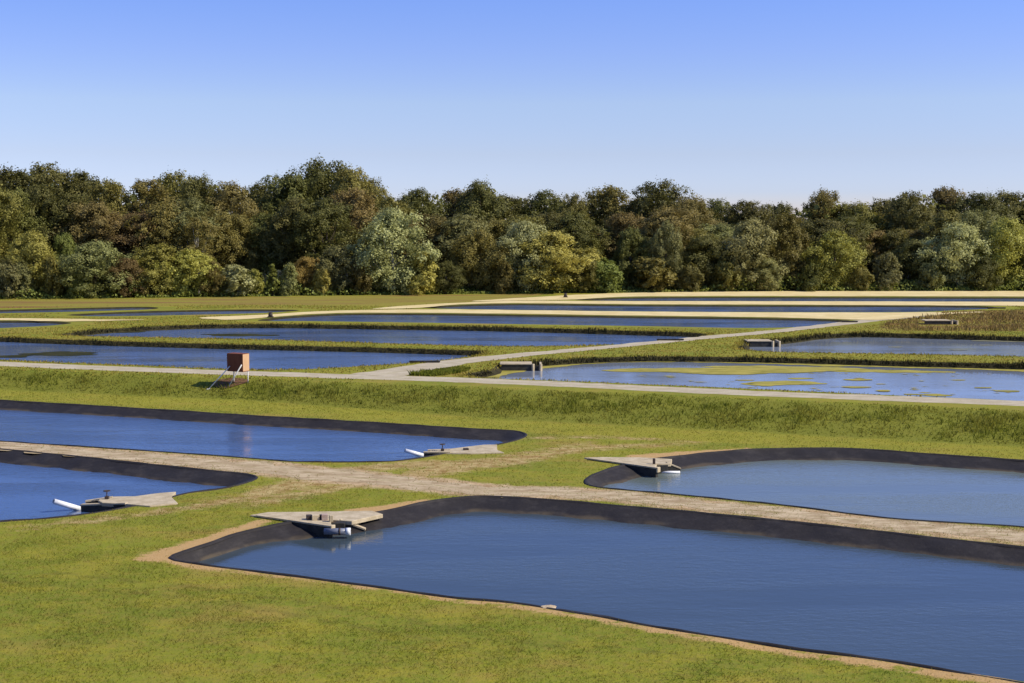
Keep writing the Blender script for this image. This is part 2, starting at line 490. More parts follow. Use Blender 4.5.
GRAVEL = spline(W([(-260, 424), (-120, 433), (0, 445), (128, 456), (250, 466.5), (330, 475), (420, 484), (500, 491.5), (590, 494), (700, 505), (850, 520), (1024, 537.5), (1300, 566)], 0), 0.6, False)
GHW = [1.25, 1.3, 1.35, 1.4, 1.45, 1.6, 1.7, 1.5, 1.3, 1.25, 1.35, 1.4, 1.4]
TRACKS = [
    (W([(395, 480), (450, 468), (512, 461), (560, 452), (600, 447), (680, 444)], 0), [1.6, 1.7, 1.4, 1.0, 1.0, 0.3]),
    (W([(330, 478), (290, 486), (240, 498), (205, 505), (150, 513), (90, 521), (20, 528)], 0), [1.8, 1.7, 0.95, 0.7, 0.5, 0.5, 0.2]),
    (W([(350, 469), (420, 464), (480, 462), (540, 452), (585, 443)], 0), [1.2, 1.5, 1.1, 0.7, 0.3]),
    (W([(255, 505), (300, 494), (350, 486)], 0), [0.5, 0.9, 0.9]),
    (W([(520, 438), (600, 437), (700, 442)], 0), [0.3, 0.5, 0.2]),
]
CLAY = [
    (W([(155, 558), (171, 559), (205, 566), (260, 573), (320, 580.5), (400, 591.5), (460, 600), (512, 605), (600, 619), (700, 637), (800, 652), (900, 666), (1010, 686)], 0), [0.5, 0.45, 0.35, 0.3, 0.25, 0.25, 0.22, 0.28, 0.25, 0.3, 0.3, 0.32, 0.35]),
    (W([(150, 558), (200, 543), (245, 528), (262, 521)], 0), [0.5, 0.5, 0.4, 0.3]),
    (W([(352, 511), (384, 509), (430, 500)], 0), [0.4, 0.6, 0.3]),
    (W([(640, 457), (690, 453), (760, 447.5)], 0), [0.7, 0.5, 0.1]),
    (W([(768, 502), (900, 516.5), (1024, 525)], 0), [0.1, 0.1, 0.1]),
]
ROAD = spline(W([(-450, 345), (-200, 355), (0, 363.8), (128, 369), (256, 373.5), (384, 377.5), (512, 382), (640, 388), (768, 393.8), (900, 398.8), (1024, 403.5), (1400, 420)], ZP), 1.0, False)
SIDE = spline(W([(372, 375.8), (400, 371.5), (440, 364.5), (480, 359), (512, 355.8), (580, 349.5), (640, 344), (700, 338), (768, 332), (830, 325), (870, 320.5), (930, 314.5)], ZP), 1.0, False)
SIDE_HW = [1.9, 1.4, 1.15, 1.0, 1.0, 1.0, 1.0, 1.0, 1.1, 1.2, 1.4]
SANDS = [
    [(200, 318), (256, 315.3), (336, 310.8), (430, 309.6), (512, 310.2), (640, 311.8), (768, 312.6), (918, 312.6), (985, 312), (930, 315.6), (880, 320), (850, 319.6), (768, 317.5), (640, 315.8), (512, 314), (420, 313), (336, 313.3), (281, 316.4), (230, 320)],
    [(372, 309), (430, 304.5), (512, 301), (600, 301.2), (768, 301.4), (1024, 302), (1250, 303), (1250, 308), (1024, 306), (985, 305.8), (768, 304.8), (640, 304.4), (512, 303.4), (460, 304.6), (410, 308.4)],
    [(470, 301.5), (530, 297.5), (620, 293.2), (700, 291.9), (768, 291.4), (1024, 291.2), (1250, 291.5), (1250, 297), (1024, 296.6), (900, 296.4), (700, 296.3), (620, 297), (575, 299.6), (520, 300.6)],
    [(-100, 318.5), (0, 318.3), (60, 319), (110, 319.7), (150, 319.8), (110, 321), (60, 321.5), (0, 320.3), (-100, 320.5)],
]
SANDW = [spline(W(s, ZP), 1.5) for s in SANDS]
WEEDS = [
    [(-200, 300), (0, 300), (256, 297), (480, 294.5), (540, 294), (480, 302), (400, 306), (256, 305), (0, 308), (-200, 309)],
    [(890, 330), (905, 318), (950, 312.5), (1024, 309.5), (1200, 305), (1200, 332), (1024, 331)],
    [(395, 374), (420, 369), (450, 366), (470, 368), (455, 374), (420, 377)],
]
WEEDW = [spline(W(s, ZP), 1.5) for s in WEEDS]
WOODLINE = W([(-500, 302), (0, 299), (256, 296.3), (512, 293.6), (768, 291.4), (1024, 291), (1500, 291)], ZP)


def wood_y(x):
    return lin(WOODLINE, np.asarray(x, float))


# ------------------------------------------------------------------ ground sheet
def jgrid(x0, x1, y0, y1, s, keep):
    nx, ny = int((x1 - x0) / s), int((y1 - y0) / s)
    gx, gy = np.meshgrid(np.linspace(x0, x1, nx), np.linspace(y0, y1, ny))
    q = np.c_[gx.ravel(), gy.ravel()] + RNG.uniform(-0.22, 0.22, (nx * ny, 2)) * s
    return q[keep(q)]


PTS = np.vstack([
    jgrid(-62, 62, 26, 100, 0.5, lambda q: np.abs(q[:, 0]) < 0.42 * q[:, 1] + 14),
    jgrid(-115, 115, 100.4, 222, 1.8, lambda q: np.abs(q[:, 0]) < 0.42 * q[:, 1] + 16),
    jgrid(-260, 260, -60, 420, 9.0, lambda q: ~((np.abs(q[:, 0]) < 0.42 * q[:, 1] + 17) & (q[:, 1] > 25) & (q[:, 1] < 223))),
    np.array([(sx * a, b) for sx in (-1, 1) for a in (600, 1500, 4000) for b in (-200, 0, 60, 80, 90, 100, 200, 600, 1500, 4000)] + [(0, -200), (0, 600), (0, 1500), (0, 4000), (-250, 4000), (250, 1500)]),
])
# keep loose points off the rims
near = np.full(len(PTS), 8.0)
for nm, P in RIM.items():
    near = np.minimum(near, sdf(PTS, P))
PTS = PTS[near > 0.22]
verts = [Vector(p) for p in PTS]
edges = []
for nm, P in RIM.items():
    b = len(verts)
    verts += [Vector(p) for p in P]
    edges += [(b + i, b + (i + 1) % len(P)) for i in range(len(P))]
cv, ce, cf = delaunay_2d_cdt(verts, edges, [], 0, 1e-5)[:3]
cv = np.array([tuple(v) for v in cv]); cf = np.array([f for f in cf if len(f) == 3])
cen = cv[cf].mean(1)
drop = np.zeros(len(cf), bool)
for P in RIM.values():
    lo, hi = P.min(0), P.max(0)
    k = ((cen > lo) & (cen < hi)).all(1)
    drop[k] |= inside(cen[k], P)
cf = cf[~drop]
# face up
a, b, c = cv[cf[:, 0]], cv[cf[:, 1]], cv[cf[:, 2]]
neg = ((b - a)[:, 0] * (c - a)[:, 1] - (b - a)[:, 1] * (c - a)[:, 0]) < 0
cf[neg] = cf[neg][:, ::-1]
me = mesh_np('ground', np.c_[cv, height(cv[:, 0], cv[:, 1])], cf, 3)
big = 8.0


def union(vals):
    return np.minimum.reduce(vals)


attr(me, 'gravel', stroke(cv, GRAVEL, GHW))
attr(me, 'track', union([stroke(cv, L, [0.62 * w_ for w_ in h]) for L, h in TRACKS]))
attr(me, 'clay', union([stroke(cv, L, h) for L, h in CLAY]))
attr(me, 'weed', union([sdf(cv, P) for P in WEEDW]))
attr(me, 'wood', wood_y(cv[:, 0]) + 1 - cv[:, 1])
ty = lin(TOE, cv[:, 0])
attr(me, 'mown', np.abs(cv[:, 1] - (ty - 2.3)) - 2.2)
attr(me, 'rough', np.maximum(ty - cv[:, 1], cv[:, 1] - lin(CREST, cv[:, 0]) + 0.4))
RUTS = [W([(-60, 566), (60, 573.5), (180, 585.5), (300, 602), (420, 622), (560, 650)], 0), W([(-60, 577), (60, 585), (180, 598), (300, 616), (420, 638), (520, 662)], 0),
        W([(540, 640), (620, 648), (720, 664), (800, 680)], 0)]
attr(me, 'rut', union([stroke(cv, L, [0.16, 0.16]) for L in RUTS]))
link('ground', me, M['ground'], kind='structure', smooth=True)


def ribbon(name, L, hw, z, mat, jit=0.15, cross=4, zfun=None):
    t = np.gradient(L, axis=0)
    t /= np.linalg.norm(t, axis=1)[:, None]
    n = np.c_[-t[:, 1], t[:, 0]]
    w = np.interp(np.linspace(0, 1, len(L)), np.linspace(0, 1, len(hw)), hw)
    s = np.arange(len(L)) * 1.0
    rows = []
    for j in range(cross + 1):
        f = -1 + 2 * j / cross
        ww = w.copy()
        if abs(f) == 1:
            ww = ww + jit * (vnoise(s * 0.9, s * 0 + j, 11) + 0.7 * RNG.uniform(-1, 1, len(s)))
        q = L + n * (f * ww)[:, None]
        rows.append(np.c_[q, np.full(len(q), z) if zfun is None else zfun(q)])
    V = np.vstack(rows); m = len(L)
    fc = [(j * m + i, (j + 1) * m + i, (j + 1) * m + i + 1, j * m + i + 1) for j in range(cross) for i in range(m - 1)]
    fc = np.array(fc)[:, ::-1]
    me_ = mesh_np(name, V, fc, 4)
    attr(me_, 'across', np.repeat(np.linspace(-1, 1, cross + 1), m))
    return link(name, me_, mat, kind='structure', smooth=True)


def mat_track(name, a, b, weed, amt):
    """worn track: two bare wheel lines, sparse weeds along the middle and sides"""
    k = NT(name)
    c = k.mix(k.ramp(k.noise(1.3, 9, 0.72, k.pos((0.6, 1.4, 1))), 0.36, 0.64), a, b)
    c = k.mix(k.ramp(k.noise(9, 4, 0.75), 0.45, 0.75, 0, 0.4), c, tuple(x * 0.5 for x in a))
    d = k.math('ABSOLUTE', k.math('SUBTRACT', k.math('ABSOLUTE', k.attr('across')), 0.5))
    f = k.ramp(k.math('ADD', d, k.math('MULTIPLY', k.math('SUBTRACT', k.noise(1.4, 5, 0.75, k.pos((0.6, 1.3, 1))), 0.5), 1.6)), 0.28, 0.75)
    c = k.mix(k.math('MULTIPLY', f, amt), c, weed)
    k.bump(k.noise(6, 5, 0.7), 0.5, 0.03)
    return k.done(c, 0.95, 0.1)


M['gravel'] = mat_track('worn_gravel_track', (0.31, 0.225, 0.125), (0.53, 0.425, 0.27), (0.20, 0.17, 0.05), 0.6)
M['road'] = mat_track('pale_gravel_road', (0.38, 0.32, 0.215), (0.50, 0.435, 0.31), (0.30, 0.26, 0.12), 0.5)
ribbon('road', ROAD, [1.3, 1.3, 1.3, 1.25, 1.25, 1.25], ZP + 0.004, M['road'], 0.14)
ribbon('side_road', SIDE, SIDE_HW, ZP + 0.009, M['road'], 0.16)
ribbon('gravel_path', GRAVEL, [max(h - 0.5, 0.5) for h in GHW], 0.004, M['gravel'], 0.35)


def poly_sheet(name, P, z, mat, kind='structure', jit=0.0, parent=None):
    P = P.copy()
    if jit:
        P += RNG.uniform(-jit, jit, P.shape)
    n = len(P)
    cvv, _, cff = delaunay_2d_cdt([Vector(p) for p in P], [(i, (i + 1) % n) for i in range(n)], [list(range(n))], 1, 1e-5)[:3]
    V = np.array([(v[0], v[1], z) for v in cvv])
    fs = []
    for f in cff:
        A = V[f[0]], V[f[1]], V[f[2]]
        s = (A[1][0] - A[0][0]) * (A[2][1] - A[0][1]) - (A[1][1] - A[0][1]) * (A[2][0] - A[0][0])
        fs.append(f if s > 0 else f[::-1])
    return link(name, mesh_np(name, V, np.array([f[:3] for f in fs]), 3), mat, kind=kind, parent=parent)


for s in SANDW:
    poly_sheet('sand_path', s, ZP + 0.032, M['sand'], jit=0.25)

# ------------------------------------------------------------------ ponds
WATER = {
    'big': mat_water('water_navy', (0.042, 0.060, 0.074), 0.12),
    'eastern': mat_water('water_slate', (0.108, 0.132, 0.120), 0.15),
    'western': mat_water('water_blue', (0.048, 0.088, 0.185), 0.27),
    'upper': mat_water('water_deep_blue', (0.080, 0.130, 0.250), 0.24, 0.8),
    'pale': mat_water('water_pale', (0.175, 0.205, 0.250), 0.06),  # pale sky reflection partly put into this body colour
}
WMAP = {'big': 'big', 'eastern': 'eastern', 'western': 'western', 'northern': 'western', 'algae': 'pale', 'grey': 'pale'}


def pond(nm):
    P = RIM[nm]
    z0 = PONDS[nm][1]
    lined = z0 == 0
    drop, run = (0.38, 1.15) if lined else (0.38, 0.5)
    if nm in ('fourth', 'fifth', 'third', 'meadow_left', 'meadow_mid', 'corner'):
        drop, run = 0.18, 0.5
    lo, hi = P.min(0), P.max(0)
    s = 0.28 if lined else 0.7
    gx, gy = np.meshgrid(np.arange(lo[0], hi[0], s), np.arange(lo[1], hi[1], s))
    q = np.c_[gx.ravel(), gy.ravel()]
    q = q + RNG.uniform(-0.2, 0.2, q.shape) * s
    d = -sdf(q, P)
    far = run + 1.2
    sparse = (d > far) & (RNG.random(len(q)) < 0.02)
    q = q[((d > s * 0.45) & (d < far)) | sparse]
    n = len(P)
    vv = [Vector(p) for p in P] + [Vector(p) for p in q]
    cvv, _, cff = delaunay_2d_cdt(vv, [(i, (i + 1) % n) for i in range(n)], [list(range(n))], 1, 1e-5)[:3]
    V = np.array([tuple(v) for v in cvv]); fs = np.array([f for f in cff if len(f) == 3])
    dd = np.maximum(-sdf(V, P), 0)
    if nm == 'big':                            # steeper at the pointed end
        dd = dd * (1 + 1.9 * np.clip((-8.0 - V[:, 0]) / 2.5, 0, 1))
    if nm == 'eastern':
        dd = dd * (1 + 1.5 * np.clip((5.2 - V[:, 0]) / 1.8, 0, 1))
    z = z0 + 0.0 - drop * dd / run
    z = np.maximum(z, z0 - drop - 0.5)
    if lined:                                  # folds and slumps in the sheet
        amp = np.clip(dd / 0.3, 0, 1)
        z += amp * (0.05 * vnoise(V[:, 0] * 1.1, V[:, 1] * 0.5, 21) + 0.06 * np.abs(vnoise(V[:, 0] * 1.9 + V[:, 1] * 0.7, V[:, 1] * 0.5, 22)) - 0.02)
    else:
        z += np.clip(dd / 0.5, 0, 1) * 0.06 * vnoise(V[:, 0] * 0.9, V[:, 1] * 0.9, 23)
    a, b, c = V[fs[:, 0]], V[fs[:, 1]], V[fs[:, 2]]
    neg = ((b - a)[:, 0] * (c - a)[:, 1] - (b - a)[:, 1] * (c - a)[:, 0]) < 0
    fs[neg] = fs[neg][:, ::-1]
    Vz = np.c_[V, z]
    lev = z - (z0 - drop)
    if lined:
        # the sheet's turned-over lip, lying proud of the ground round the rim
        t = np.roll(P, -1, 0) - np.roll(P, 1, 0)
        t /= np.linalg.norm(t, axis=1)[:, None]
        nrm = np.c_[t[:, 1], -t[:, 0]]
        area = np.sum(P[:, 0] * np.roll(P[:, 1], -1) - np.roll(P[:, 0], -1) * P[:, 1])
        if area < 0:
            nrm = -nrm
        lip = []
        for off, zz in ((0.15, -0.02), (0.13, 0.03), (0.07, 0.05), (0.0, 0.035), (-0.06, -0.03)):
            o2 = off + 0.03 * vnoise(np.arange(n) * 0.35, np.zeros(n), 31)
            lip.append(np.c_[P + nrm * (o2[:, None] if np.ndim(o2) else o2), np.full(n, z0 + zz) + 0.018 * vnoise(np.arange(n) * 0.5, np.zeros(n) + off, 33)])
        b0 = len(Vz)
        Vz = np.vstack([Vz] + lip)
        lev = np.r_[lev, np.full(n * 5, 0.4)]
        ex = []
        for j in range(4):
            for i in range(n):
                i2 = (i + 1) % n
                A, B, Cc, D = b0 + j * n + i, b0 + j * n + i2, b0 + (j + 1) * n + i2, b0 + (j + 1) * n + i
                ex += [(A, B, Cc), (A, Cc, D)]
        ex = np.array(ex)
        a, b, c = Vz[ex[:, 0], :2], Vz[ex[:, 1], :2], Vz[ex[:, 2], :2]
        neg = ((b - a)[:, 0] * (c - a)[:, 1] - (b - a)[:, 1] * (c - a)[:, 0]) < 0
        ex[neg] = ex[neg][:, ::-1]
        fs = np.vstack([fs, ex])
    m = mesh_np('pond_liner' if lined else 'pond_bank', Vz, fs, 3)
    attr(m, 'level', lev)
    link('pond_liner' if lined else 'pond_bank', m, M['liner'] if lined else M['shaded_mudbank'], kind='structure', smooth=True)
    poly_sheet('pond_water', P, z0 - drop, WATER[WMAP.get(nm, 'upper')])
    return z0 - drop


LEVEL = {nm: pond(nm) for nm in PONDS}


def blob(pts, z, step=0.35, rag=0.3):
    P = spline(W(pts, z), step)
    n = len(P)
    t = np.roll(P, -1, 0) - np.roll(P, 1, 0)
    t /= np.linalg.norm(t, axis=1)[:, None] + 1e-9
    k = rag * (1.3 * vnoise(np.arange(n) * 0.13, np.zeros(n) + P[0, 0], 40) + vnoise(np.arange(n) * 0.31, np.zeros(n) + P[0, 0], 41) + 0.5 * vnoise(np.arange(n) * 0.9, np.zeros(n), 42))
    return P + np.c_[t[:, 1], -t[:, 0]] * k[:, None]


def mats(name, z0, mat, shapes):
    """floating growth: many ragged sheets of one scum, joined"""
    V, Fc = [], []
    for si, pts in enumerate(shapes):
        z = z0 + 0.003 * (si % 7)
        P = blob(pts, z, rag=0.3 if max(p[1] for p in pts) - min(p[1] for p in pts) > 2.5 else 0.12)
        n = len(P)
        cvv, _, cff = delaunay_2d_cdt([Vector(p) for p in P], [(i, (i + 1) % n) for i in range(n)], [list(range(n))], 1, 1e-4)[:3]
        b = len(V)
        V += [(v[0], v[1], z) for v in cvv]
        for f in cff:
            A, B, Cc = (cvv[i] for i in f[:3])
            s = (B[0] - A[0]) * (Cc[1] - A[1]) - (B[1] - A[1]) * (Cc[0] - A[0])
            g = [b + i for i in f[:3]]
            Fc.append(g if s > 0 else g[::-1])
    return link(name, mesh_np(name, np.array(V), np.array(Fc), 3), mat, kind='stuff')


def ell(cx, cy, rx, ry, k=0.0):
    return [(cx + rx * math.cos(a) * (1 + 0.2 * math.sin(3 * a + cx)), cy + ry * math.sin(a) + k * rx * math.cos(a)) for a in np.linspace(0, 2 * math.pi, 14, endpoint=False)]


AL = LEVEL['algae'] + 0.012
SPECKS = []
for _ in range(120):
    x_ = RNG.uniform(560, 1090)
    f_ = (x_ - 512) / 512
    y_ = (369 + 3 * f_ + abs(RNG.normal(0, 4))) if RNG.random() < 0.5 else (381 + 10 * f_ + RNG.normal(0, 2.5))
    if 366 < y_ < 378 + 20 * f_ and y_ > 359 + 10 * f_:
        SPECKS.append((x_, y_, RNG.uniform(1.5, 5)))
mats('algae', AL, M['mat'], [
    [(690, 366.2), (730, 365.4), (800, 366.6), (900, 370), (960, 371.6), (930, 373), (880, 372.6), (800, 370.4), (740, 368.4)],
    [(740, 383), (775, 381.3), (812, 381.8), (830, 384), (800, 385.2), (765, 385.6)],
    [(466, 375.5), (490, 370.5), (515, 366), (560, 362.5), (620, 359.5), (700, 359.7), (770, 360.8), (900, 364.6), (1024, 368), (1100, 371), (1100, 374), (1024, 371), (960, 369), (900, 368), (850, 366.5), (800, 365.4), (740, 363), (690, 362), (640, 362.2), (600, 363.5), (568, 366), (540, 368.5), (512, 374), (500, 377.5), (480, 377)],
    [(602, 370.3), (625, 368.2), (670, 367.8), (720, 368), (770, 368), (815, 368.6), (850, 370), (820, 371.8), (770, 373.6), (730, 374.6), (690, 373), (650, 371.8)],
    ell(858, 379.6, 14, 0.7, 0.01), ell(858, 387, 15, 0.8, 0.01), ell(884, 390.6, 6, 0.7), ell(800, 378.5, 12, 0.7), ell(745, 380, 10, 0.6),
    ell(930, 394.6, 24, 1.1, 0.035), ell(1010, 391, 14, 0.8, 0.02), ell(985, 387.5, 10, 0.5), ell(1060, 396, 25, 1.0, 0.03), ell(700, 382, 9, 0.5), ell(960, 380, 8, 0.5), ell(880, 384, 7, 0.5),
] + [ell(x, y, r, 0.05 * r, 0.015) for x, y, r in SPECKS])
GLV = LEVEL['grey'] + 0.012
mats('pond_weed', GLV, M['scum'], [ell(896, 347, 8, 0.6), ell(985, 345, 7, 0.5), ell(958, 350, 10, 0.5), ell(1000, 341, 30, 0.6, 0.02)])
mats('pond_weed', LEVEL['long'] + 0.012, M['darkmat'], [ell(62, 353.6, 38, 2.3, 0.0), ell(10, 356.3, 26, 1.2, -0.02)])
mats('pond_weed', LEVEL['second'] + 0.012, M['darkmat'], [ell(235, 335, 38, 1.3, 0.01), ell(120, 331.5, 22, 1.6, 0.0)])

# ------------------------------------------------------------------ grass, reeds and weeds
def keep_off(q, rim_gap=0.13, gravel=True):
    ok = np.ones(len(q), bool)
    for nm, P in RIM.items():
        ok &= sdf(q, P) > rim_gap
    if gravel:
        ok &= stroke(q, GRAVEL, GHW) > RNG.normal(-0.55, 0.6, len(q))
        ok &= union([stroke(q, L, h) for L, h in TRACKS]) > RNG.normal(-1.3, 0.8, len(q))
        ok &= union([stroke(q, L, h) for L, h in CLAY]) > RNG.normal(0.0, 0.15, len(q))
    return ok


def blades(name, q, z, h, w, mat, lean=0.45, label=None, two=True):
    """one object of many single blades standing on the points q"""
    n = len(q)
    th = RNG.uniform(0, 2 * np.pi, n)
    hh = h * RNG.uniform(0.55, 1.35, n)
    ww = w * RNG.uniform(0.6, 1.4, n)
    la = RNG.uniform(0, 2 * np.pi, n); ln = lean * hh * RNG.uniform(0.2, 1.4, n)
    bx, by = np.cos(th) * ww / 2, np.sin(th) * ww / 2
    base = np.c_[q, z - 0.01]
    L = base + np.c_[-bx, -by, np.zeros(n)]
    Rr = base + np.c_[bx, by, np.zeros(n)]
    T = base + np.c_[np.cos(la) * ln, np.sin(la) * ln, hh]
    if two:
        M1 = base + np.c_[np.cos(la) * ln * 0.3 - bx * 0.8, np.sin(la) * ln * 0.3 - by * 0.8, hh * 0.55]
        M2 = base + np.c_[np.cos(la) * ln * 0.3 + bx * 0.8, np.sin(la) * ln * 0.3 + by * 0.8, hh * 0.55]
        V = np.stack([L, Rr, M1, M2, T], 1).reshape(-1, 3)
        i = np.arange(n)[:, None] * 5
        Fc = np.concatenate([i + [0, 1, 3], i + [0, 3, 2], i + [2, 3, 4]], 0)
        k = 5
    else:
        V = np.stack([L, Rr, T], 1).reshape(-1, 3)
        Fc = np.arange(n)[:, None] * 3 + [0, 1, 2]
        k = 3
    m = mesh_np(name, V, Fc, 3)
    attr(m, 'tint', np.repeat(np.clip(RNG.normal(0.5, 0.24, n), 0, 1), k))
    return link(name, m, mat, kind='stuff', label=label)


def rnd(n, x0, x1, y0, y1):
    return np.c_[RNG.uniform(x0, x1, n), RNG.uniform(y0, y1, n)]


# mown lawn in front and between the ponds
q = rnd(520000, -32, 32, 28, 60)
q = q[(np.abs(q[:, 0]) < 0.42 * q[:, 1] + 4)]
dens = np.clip(1.2 - (q[:, 1] - 34) / 40, 0.25, 1) * (0.62 + 0.5 * vnoise(q[:, 0] * 1.2, q[:, 1] * 1.2, 51))
q = q[RNG.random(len(q)) < dens]
q = q[keep_off(q)]
blades('lawn_grass', q, height(q[:, 0], q[:, 1]), 0.075, 0.022, M['blades'], 1.2, two=False)
q = rnd(200000, -48, 48, 60, 97)
q = q[(np.abs(q[:, 0]) < 0.42 * q[:, 1] + 4) & (q[:, 1] < lin(TOE, q[:, 0]))]
q = q[RNG.random(len(q)) < 0.65 + 0.4 * vnoise(q[:, 0] * 0.9, q[:, 1] * 0.9, 52)]
q = q[keep_off(q)]
blades('lawn_grass', q, height(q[:, 0], q[:, 1]), 0.08, 0.034, M['blades'], 1.4, two=False)
# rough bank below the road
q = rnd(240000, -42, 42, 68, 106)
a, b = lin(TOE, q[:, 0]), lin(CREST, q[:, 0])
s = (q[:, 1] - a) / (b - a)
q = q[(s > 0.02) & (s < 1.0) & (np.abs(q[:, 0]) < 0.37 * q[:, 1] + 2)]
s = (q[:, 1] - lin(TOE, q[:, 0])) / (lin(CREST, q[:, 0]) - lin(TOE, q[:, 0]))
clump = vnoise(q[:, 0] * 0.8, q[:, 1] * 0.8, 53) + 0.6 * vnoise(q[:, 0] * 2.5, q[:, 1] * 2.5, 54)
k = RNG.random(len(q)) < np.clip(0.75 + 0.3 * clump, 0.2, 1)
q, s, clump = q[k], s[k], clump[k]
hs = 0.145 * (0.45 + np.clip(np.sin(np.pi * np.clip(s, 0, 1)), 0, 1)) * (1 + 0.55 * np.clip(clump, -0.8, 1))
blades('bank_grass', q, height(q[:, 0], q[:, 1]), hs, 0.045, M['rough'], 0.9)
# upper plateau grass (berm tops)
q = rnd(210000, -75, 75, 92, 186)
q = q[np.abs(q[:, 0]) < 0.37 * q[:, 1] + 2]
q = q[q[:, 1] > lin(CREST, q[:, 0]) - 0.5]
ok = np.ones(len(q), bool)
for P in RIM.values():
    ok &= sdf(q, P) > -0.45
ok &= stroke(q, ROAD, [1.3, 1.3]) > RNG.normal(0.1, 0.12, len(q))
ok &= stroke(q, SIDE, SIDE_HW) > RNG.normal(0.1, 0.15, len(q))
for P in SANDW:
    ok &= sdf(q, P) > 0.2
ok &= sdf(q, WEEDW[0]) > RNG.normal(0, 1.2, len(q))
for nm in ('meadow_left', 'meadow_mid', 'corner', 'third', 'fourth', 'fifth'):
    ok &= sdf(q, RIM[nm]) > 2.2
q = q[ok]
blades('berm_grass', q, np.full(len(q), ZP), 0.10, 0.07, M['berm'], 0.7)


def fringe(nm, per_m, h, w, mat, sel, depth=(-0.1, 0.55), dz=-0.1):
    """reeds and uncut grass along chosen stretches of a pond's bank"""
    P = RIM[nm]
    n = len(P)
    step = np.linalg.norm(np.roll(P, -1, 0) - P, axis=1)
    t = np.roll(P, -1, 0) - P
    area = np.sum(P[:, 0] * np.roll(P[:, 1], -1) - np.roll(P[:, 0], -1) * P[:, 1])
    inn = np.c_[-t[:, 1], t[:, 0]] / np.maximum(step, 1e-6)[:, None] * (1 if area > 0 else -1)
    use = sel(P, inn)
    cnt = np.round(step * per_m * use).astype(int)
    idx = np.repeat(np.arange(n), cnt)
    u = RNG.random(len(idx))
    off = RNG.uniform(*depth, len(idx))
    q = P[idx] + t[idx] * u[:, None] + inn[idx] * off[:, None]
    mod = 0.75 + 0.45 * vnoise(q[:, 0] * 0.5, q[:, 1] * 0.5, 61) + 0.25 * vnoise(q[:, 0] * 1.7, q[:, 1], 62)
    return q, PONDS[nm][1] + dz - np.clip(off, 0, 1) * 0.3, h * np.clip(mod, 0.3, 2)


OUTLETS = np.array([at(x, y, ZP)[:2] for x, y in ((505, 368), (517, 368), (530, 368), (541, 368), (752, 346), (762, 346), (771, 346), (781, 345))])


def clear(q, r=1.0):
    return np.min(np.hypot(q[:, None, 0] - OUTLETS[None, :, 0], q[:, None, 1] - OUTLETS[None, :, 1]), 1) > r


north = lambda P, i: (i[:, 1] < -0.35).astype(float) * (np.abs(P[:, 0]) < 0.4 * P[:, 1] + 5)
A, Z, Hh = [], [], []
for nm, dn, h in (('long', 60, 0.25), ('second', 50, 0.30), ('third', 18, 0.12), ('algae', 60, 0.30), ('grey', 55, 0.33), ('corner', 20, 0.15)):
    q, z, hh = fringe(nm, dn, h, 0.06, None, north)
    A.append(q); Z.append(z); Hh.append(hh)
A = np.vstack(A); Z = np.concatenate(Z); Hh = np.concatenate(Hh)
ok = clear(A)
blades('bank_fringe', A[ok], Z[ok], Hh[ok], 0.07, M['shade_reed'], 0.35)  # dark blades stand for the shaded lower edge of the berms
A, Z, Hh = [], [], []
for nm, dn, h in (('long', 30, 0.12), ('second', 25, 0.15), ('algae', 30, 0.14), ('grey', 25, 0.14)):
    q, z, hh = fringe(nm, dn, h, 0.06, None, lambda P, i: (np.abs(P[:, 0]) < 0.4 * P[:, 1] + 5).astype(float), (-0.7, 0.0), 0.0)
    A.append(q); Z.append(z); Hh.append(hh)
A = np.vstack(A); Z = np.concatenate(Z); Hh = np.concatenate(Hh)
ok = (stroke(A, ROAD, [1.3, 1.3]) > 0.1) & (stroke(A, SIDE, SIDE_HW) > 0.1) & clear(A)
blades('bank_fringe', A[ok], Z[ok], Hh[ok], 0.06, M['berm'], 0.5)
for P, n, h, mt in ((WEEDW[1], 26000, 0.42, 'brownweed'), (WEEDW[2], 6000, 0.35, 'rough')):
    lo, hi = P.min(0), P.max(0)
    q = rnd(n, lo[0], hi[0], lo[1], hi[1])
    ok = inside(q, P) & (stroke(q, SIDE, SIDE_HW) > 0.2) & (stroke(q, ROAD, [1.3, 1.3]) > 0.2)
    for rp in RIM.values():
        ok &= sdf(q, rp) > 0.0
    ok &= ~inside(q, W([(918, 329), (918, 319.5), (960, 319.5), (960, 329)], ZP))
    q = q[ok]
    mod = 0.6 + 0.6 * vnoise(q[:, 0] * 0.25, q[:, 1] * 0.25, 71) + 0.3 * vnoise(q[:, 0], q[:, 1], 72)
    blades('tall_weeds', q, np.full(len(q), ZP), h * np.clip(mod, 0.25, 1.6), 0.10, M[mt], 0.5)

# ------------------------------------------------------------------ solid pieces
def prism(name, pts, z0, z1, mat, parent, origin=(0, 0, 0), bevel=0.015):
    """upright prism over a ground outline (world x, y)"""
    import bmesh
    bm = bmesh.new()
    ox, oy, oz = origin
    area = sum(pts[i - 1][0] * pts[i][1] - pts[i][0] * pts[i - 1][1] for i in range(len(pts)))
    if area < 0:
        pts = pts[::-1]
    lo = [bm.verts.new((x - ox, y - oy, z0 - oz)) for x, y in pts]
    hi = [bm.verts.new((x - ox, y - oy, z1 - oz)) for x, y in pts]
    bm.faces.new(lo[::-1]); bm.faces.new(hi)
    n = len(pts)
    for i in range(n):
        j = (i + 1) % n
        bm.faces.new((lo[i], lo[j], hi[j], hi[i]))
    if bevel:
        bmesh.ops.bevel(bm, geom=list(bm.edges), offset=bevel, segments=1, affect='EDGES')
    me = bpy.data.meshes.new(name)
    bm.to_mesh(me); bm.free()
    return link(name, me, mat, parent)


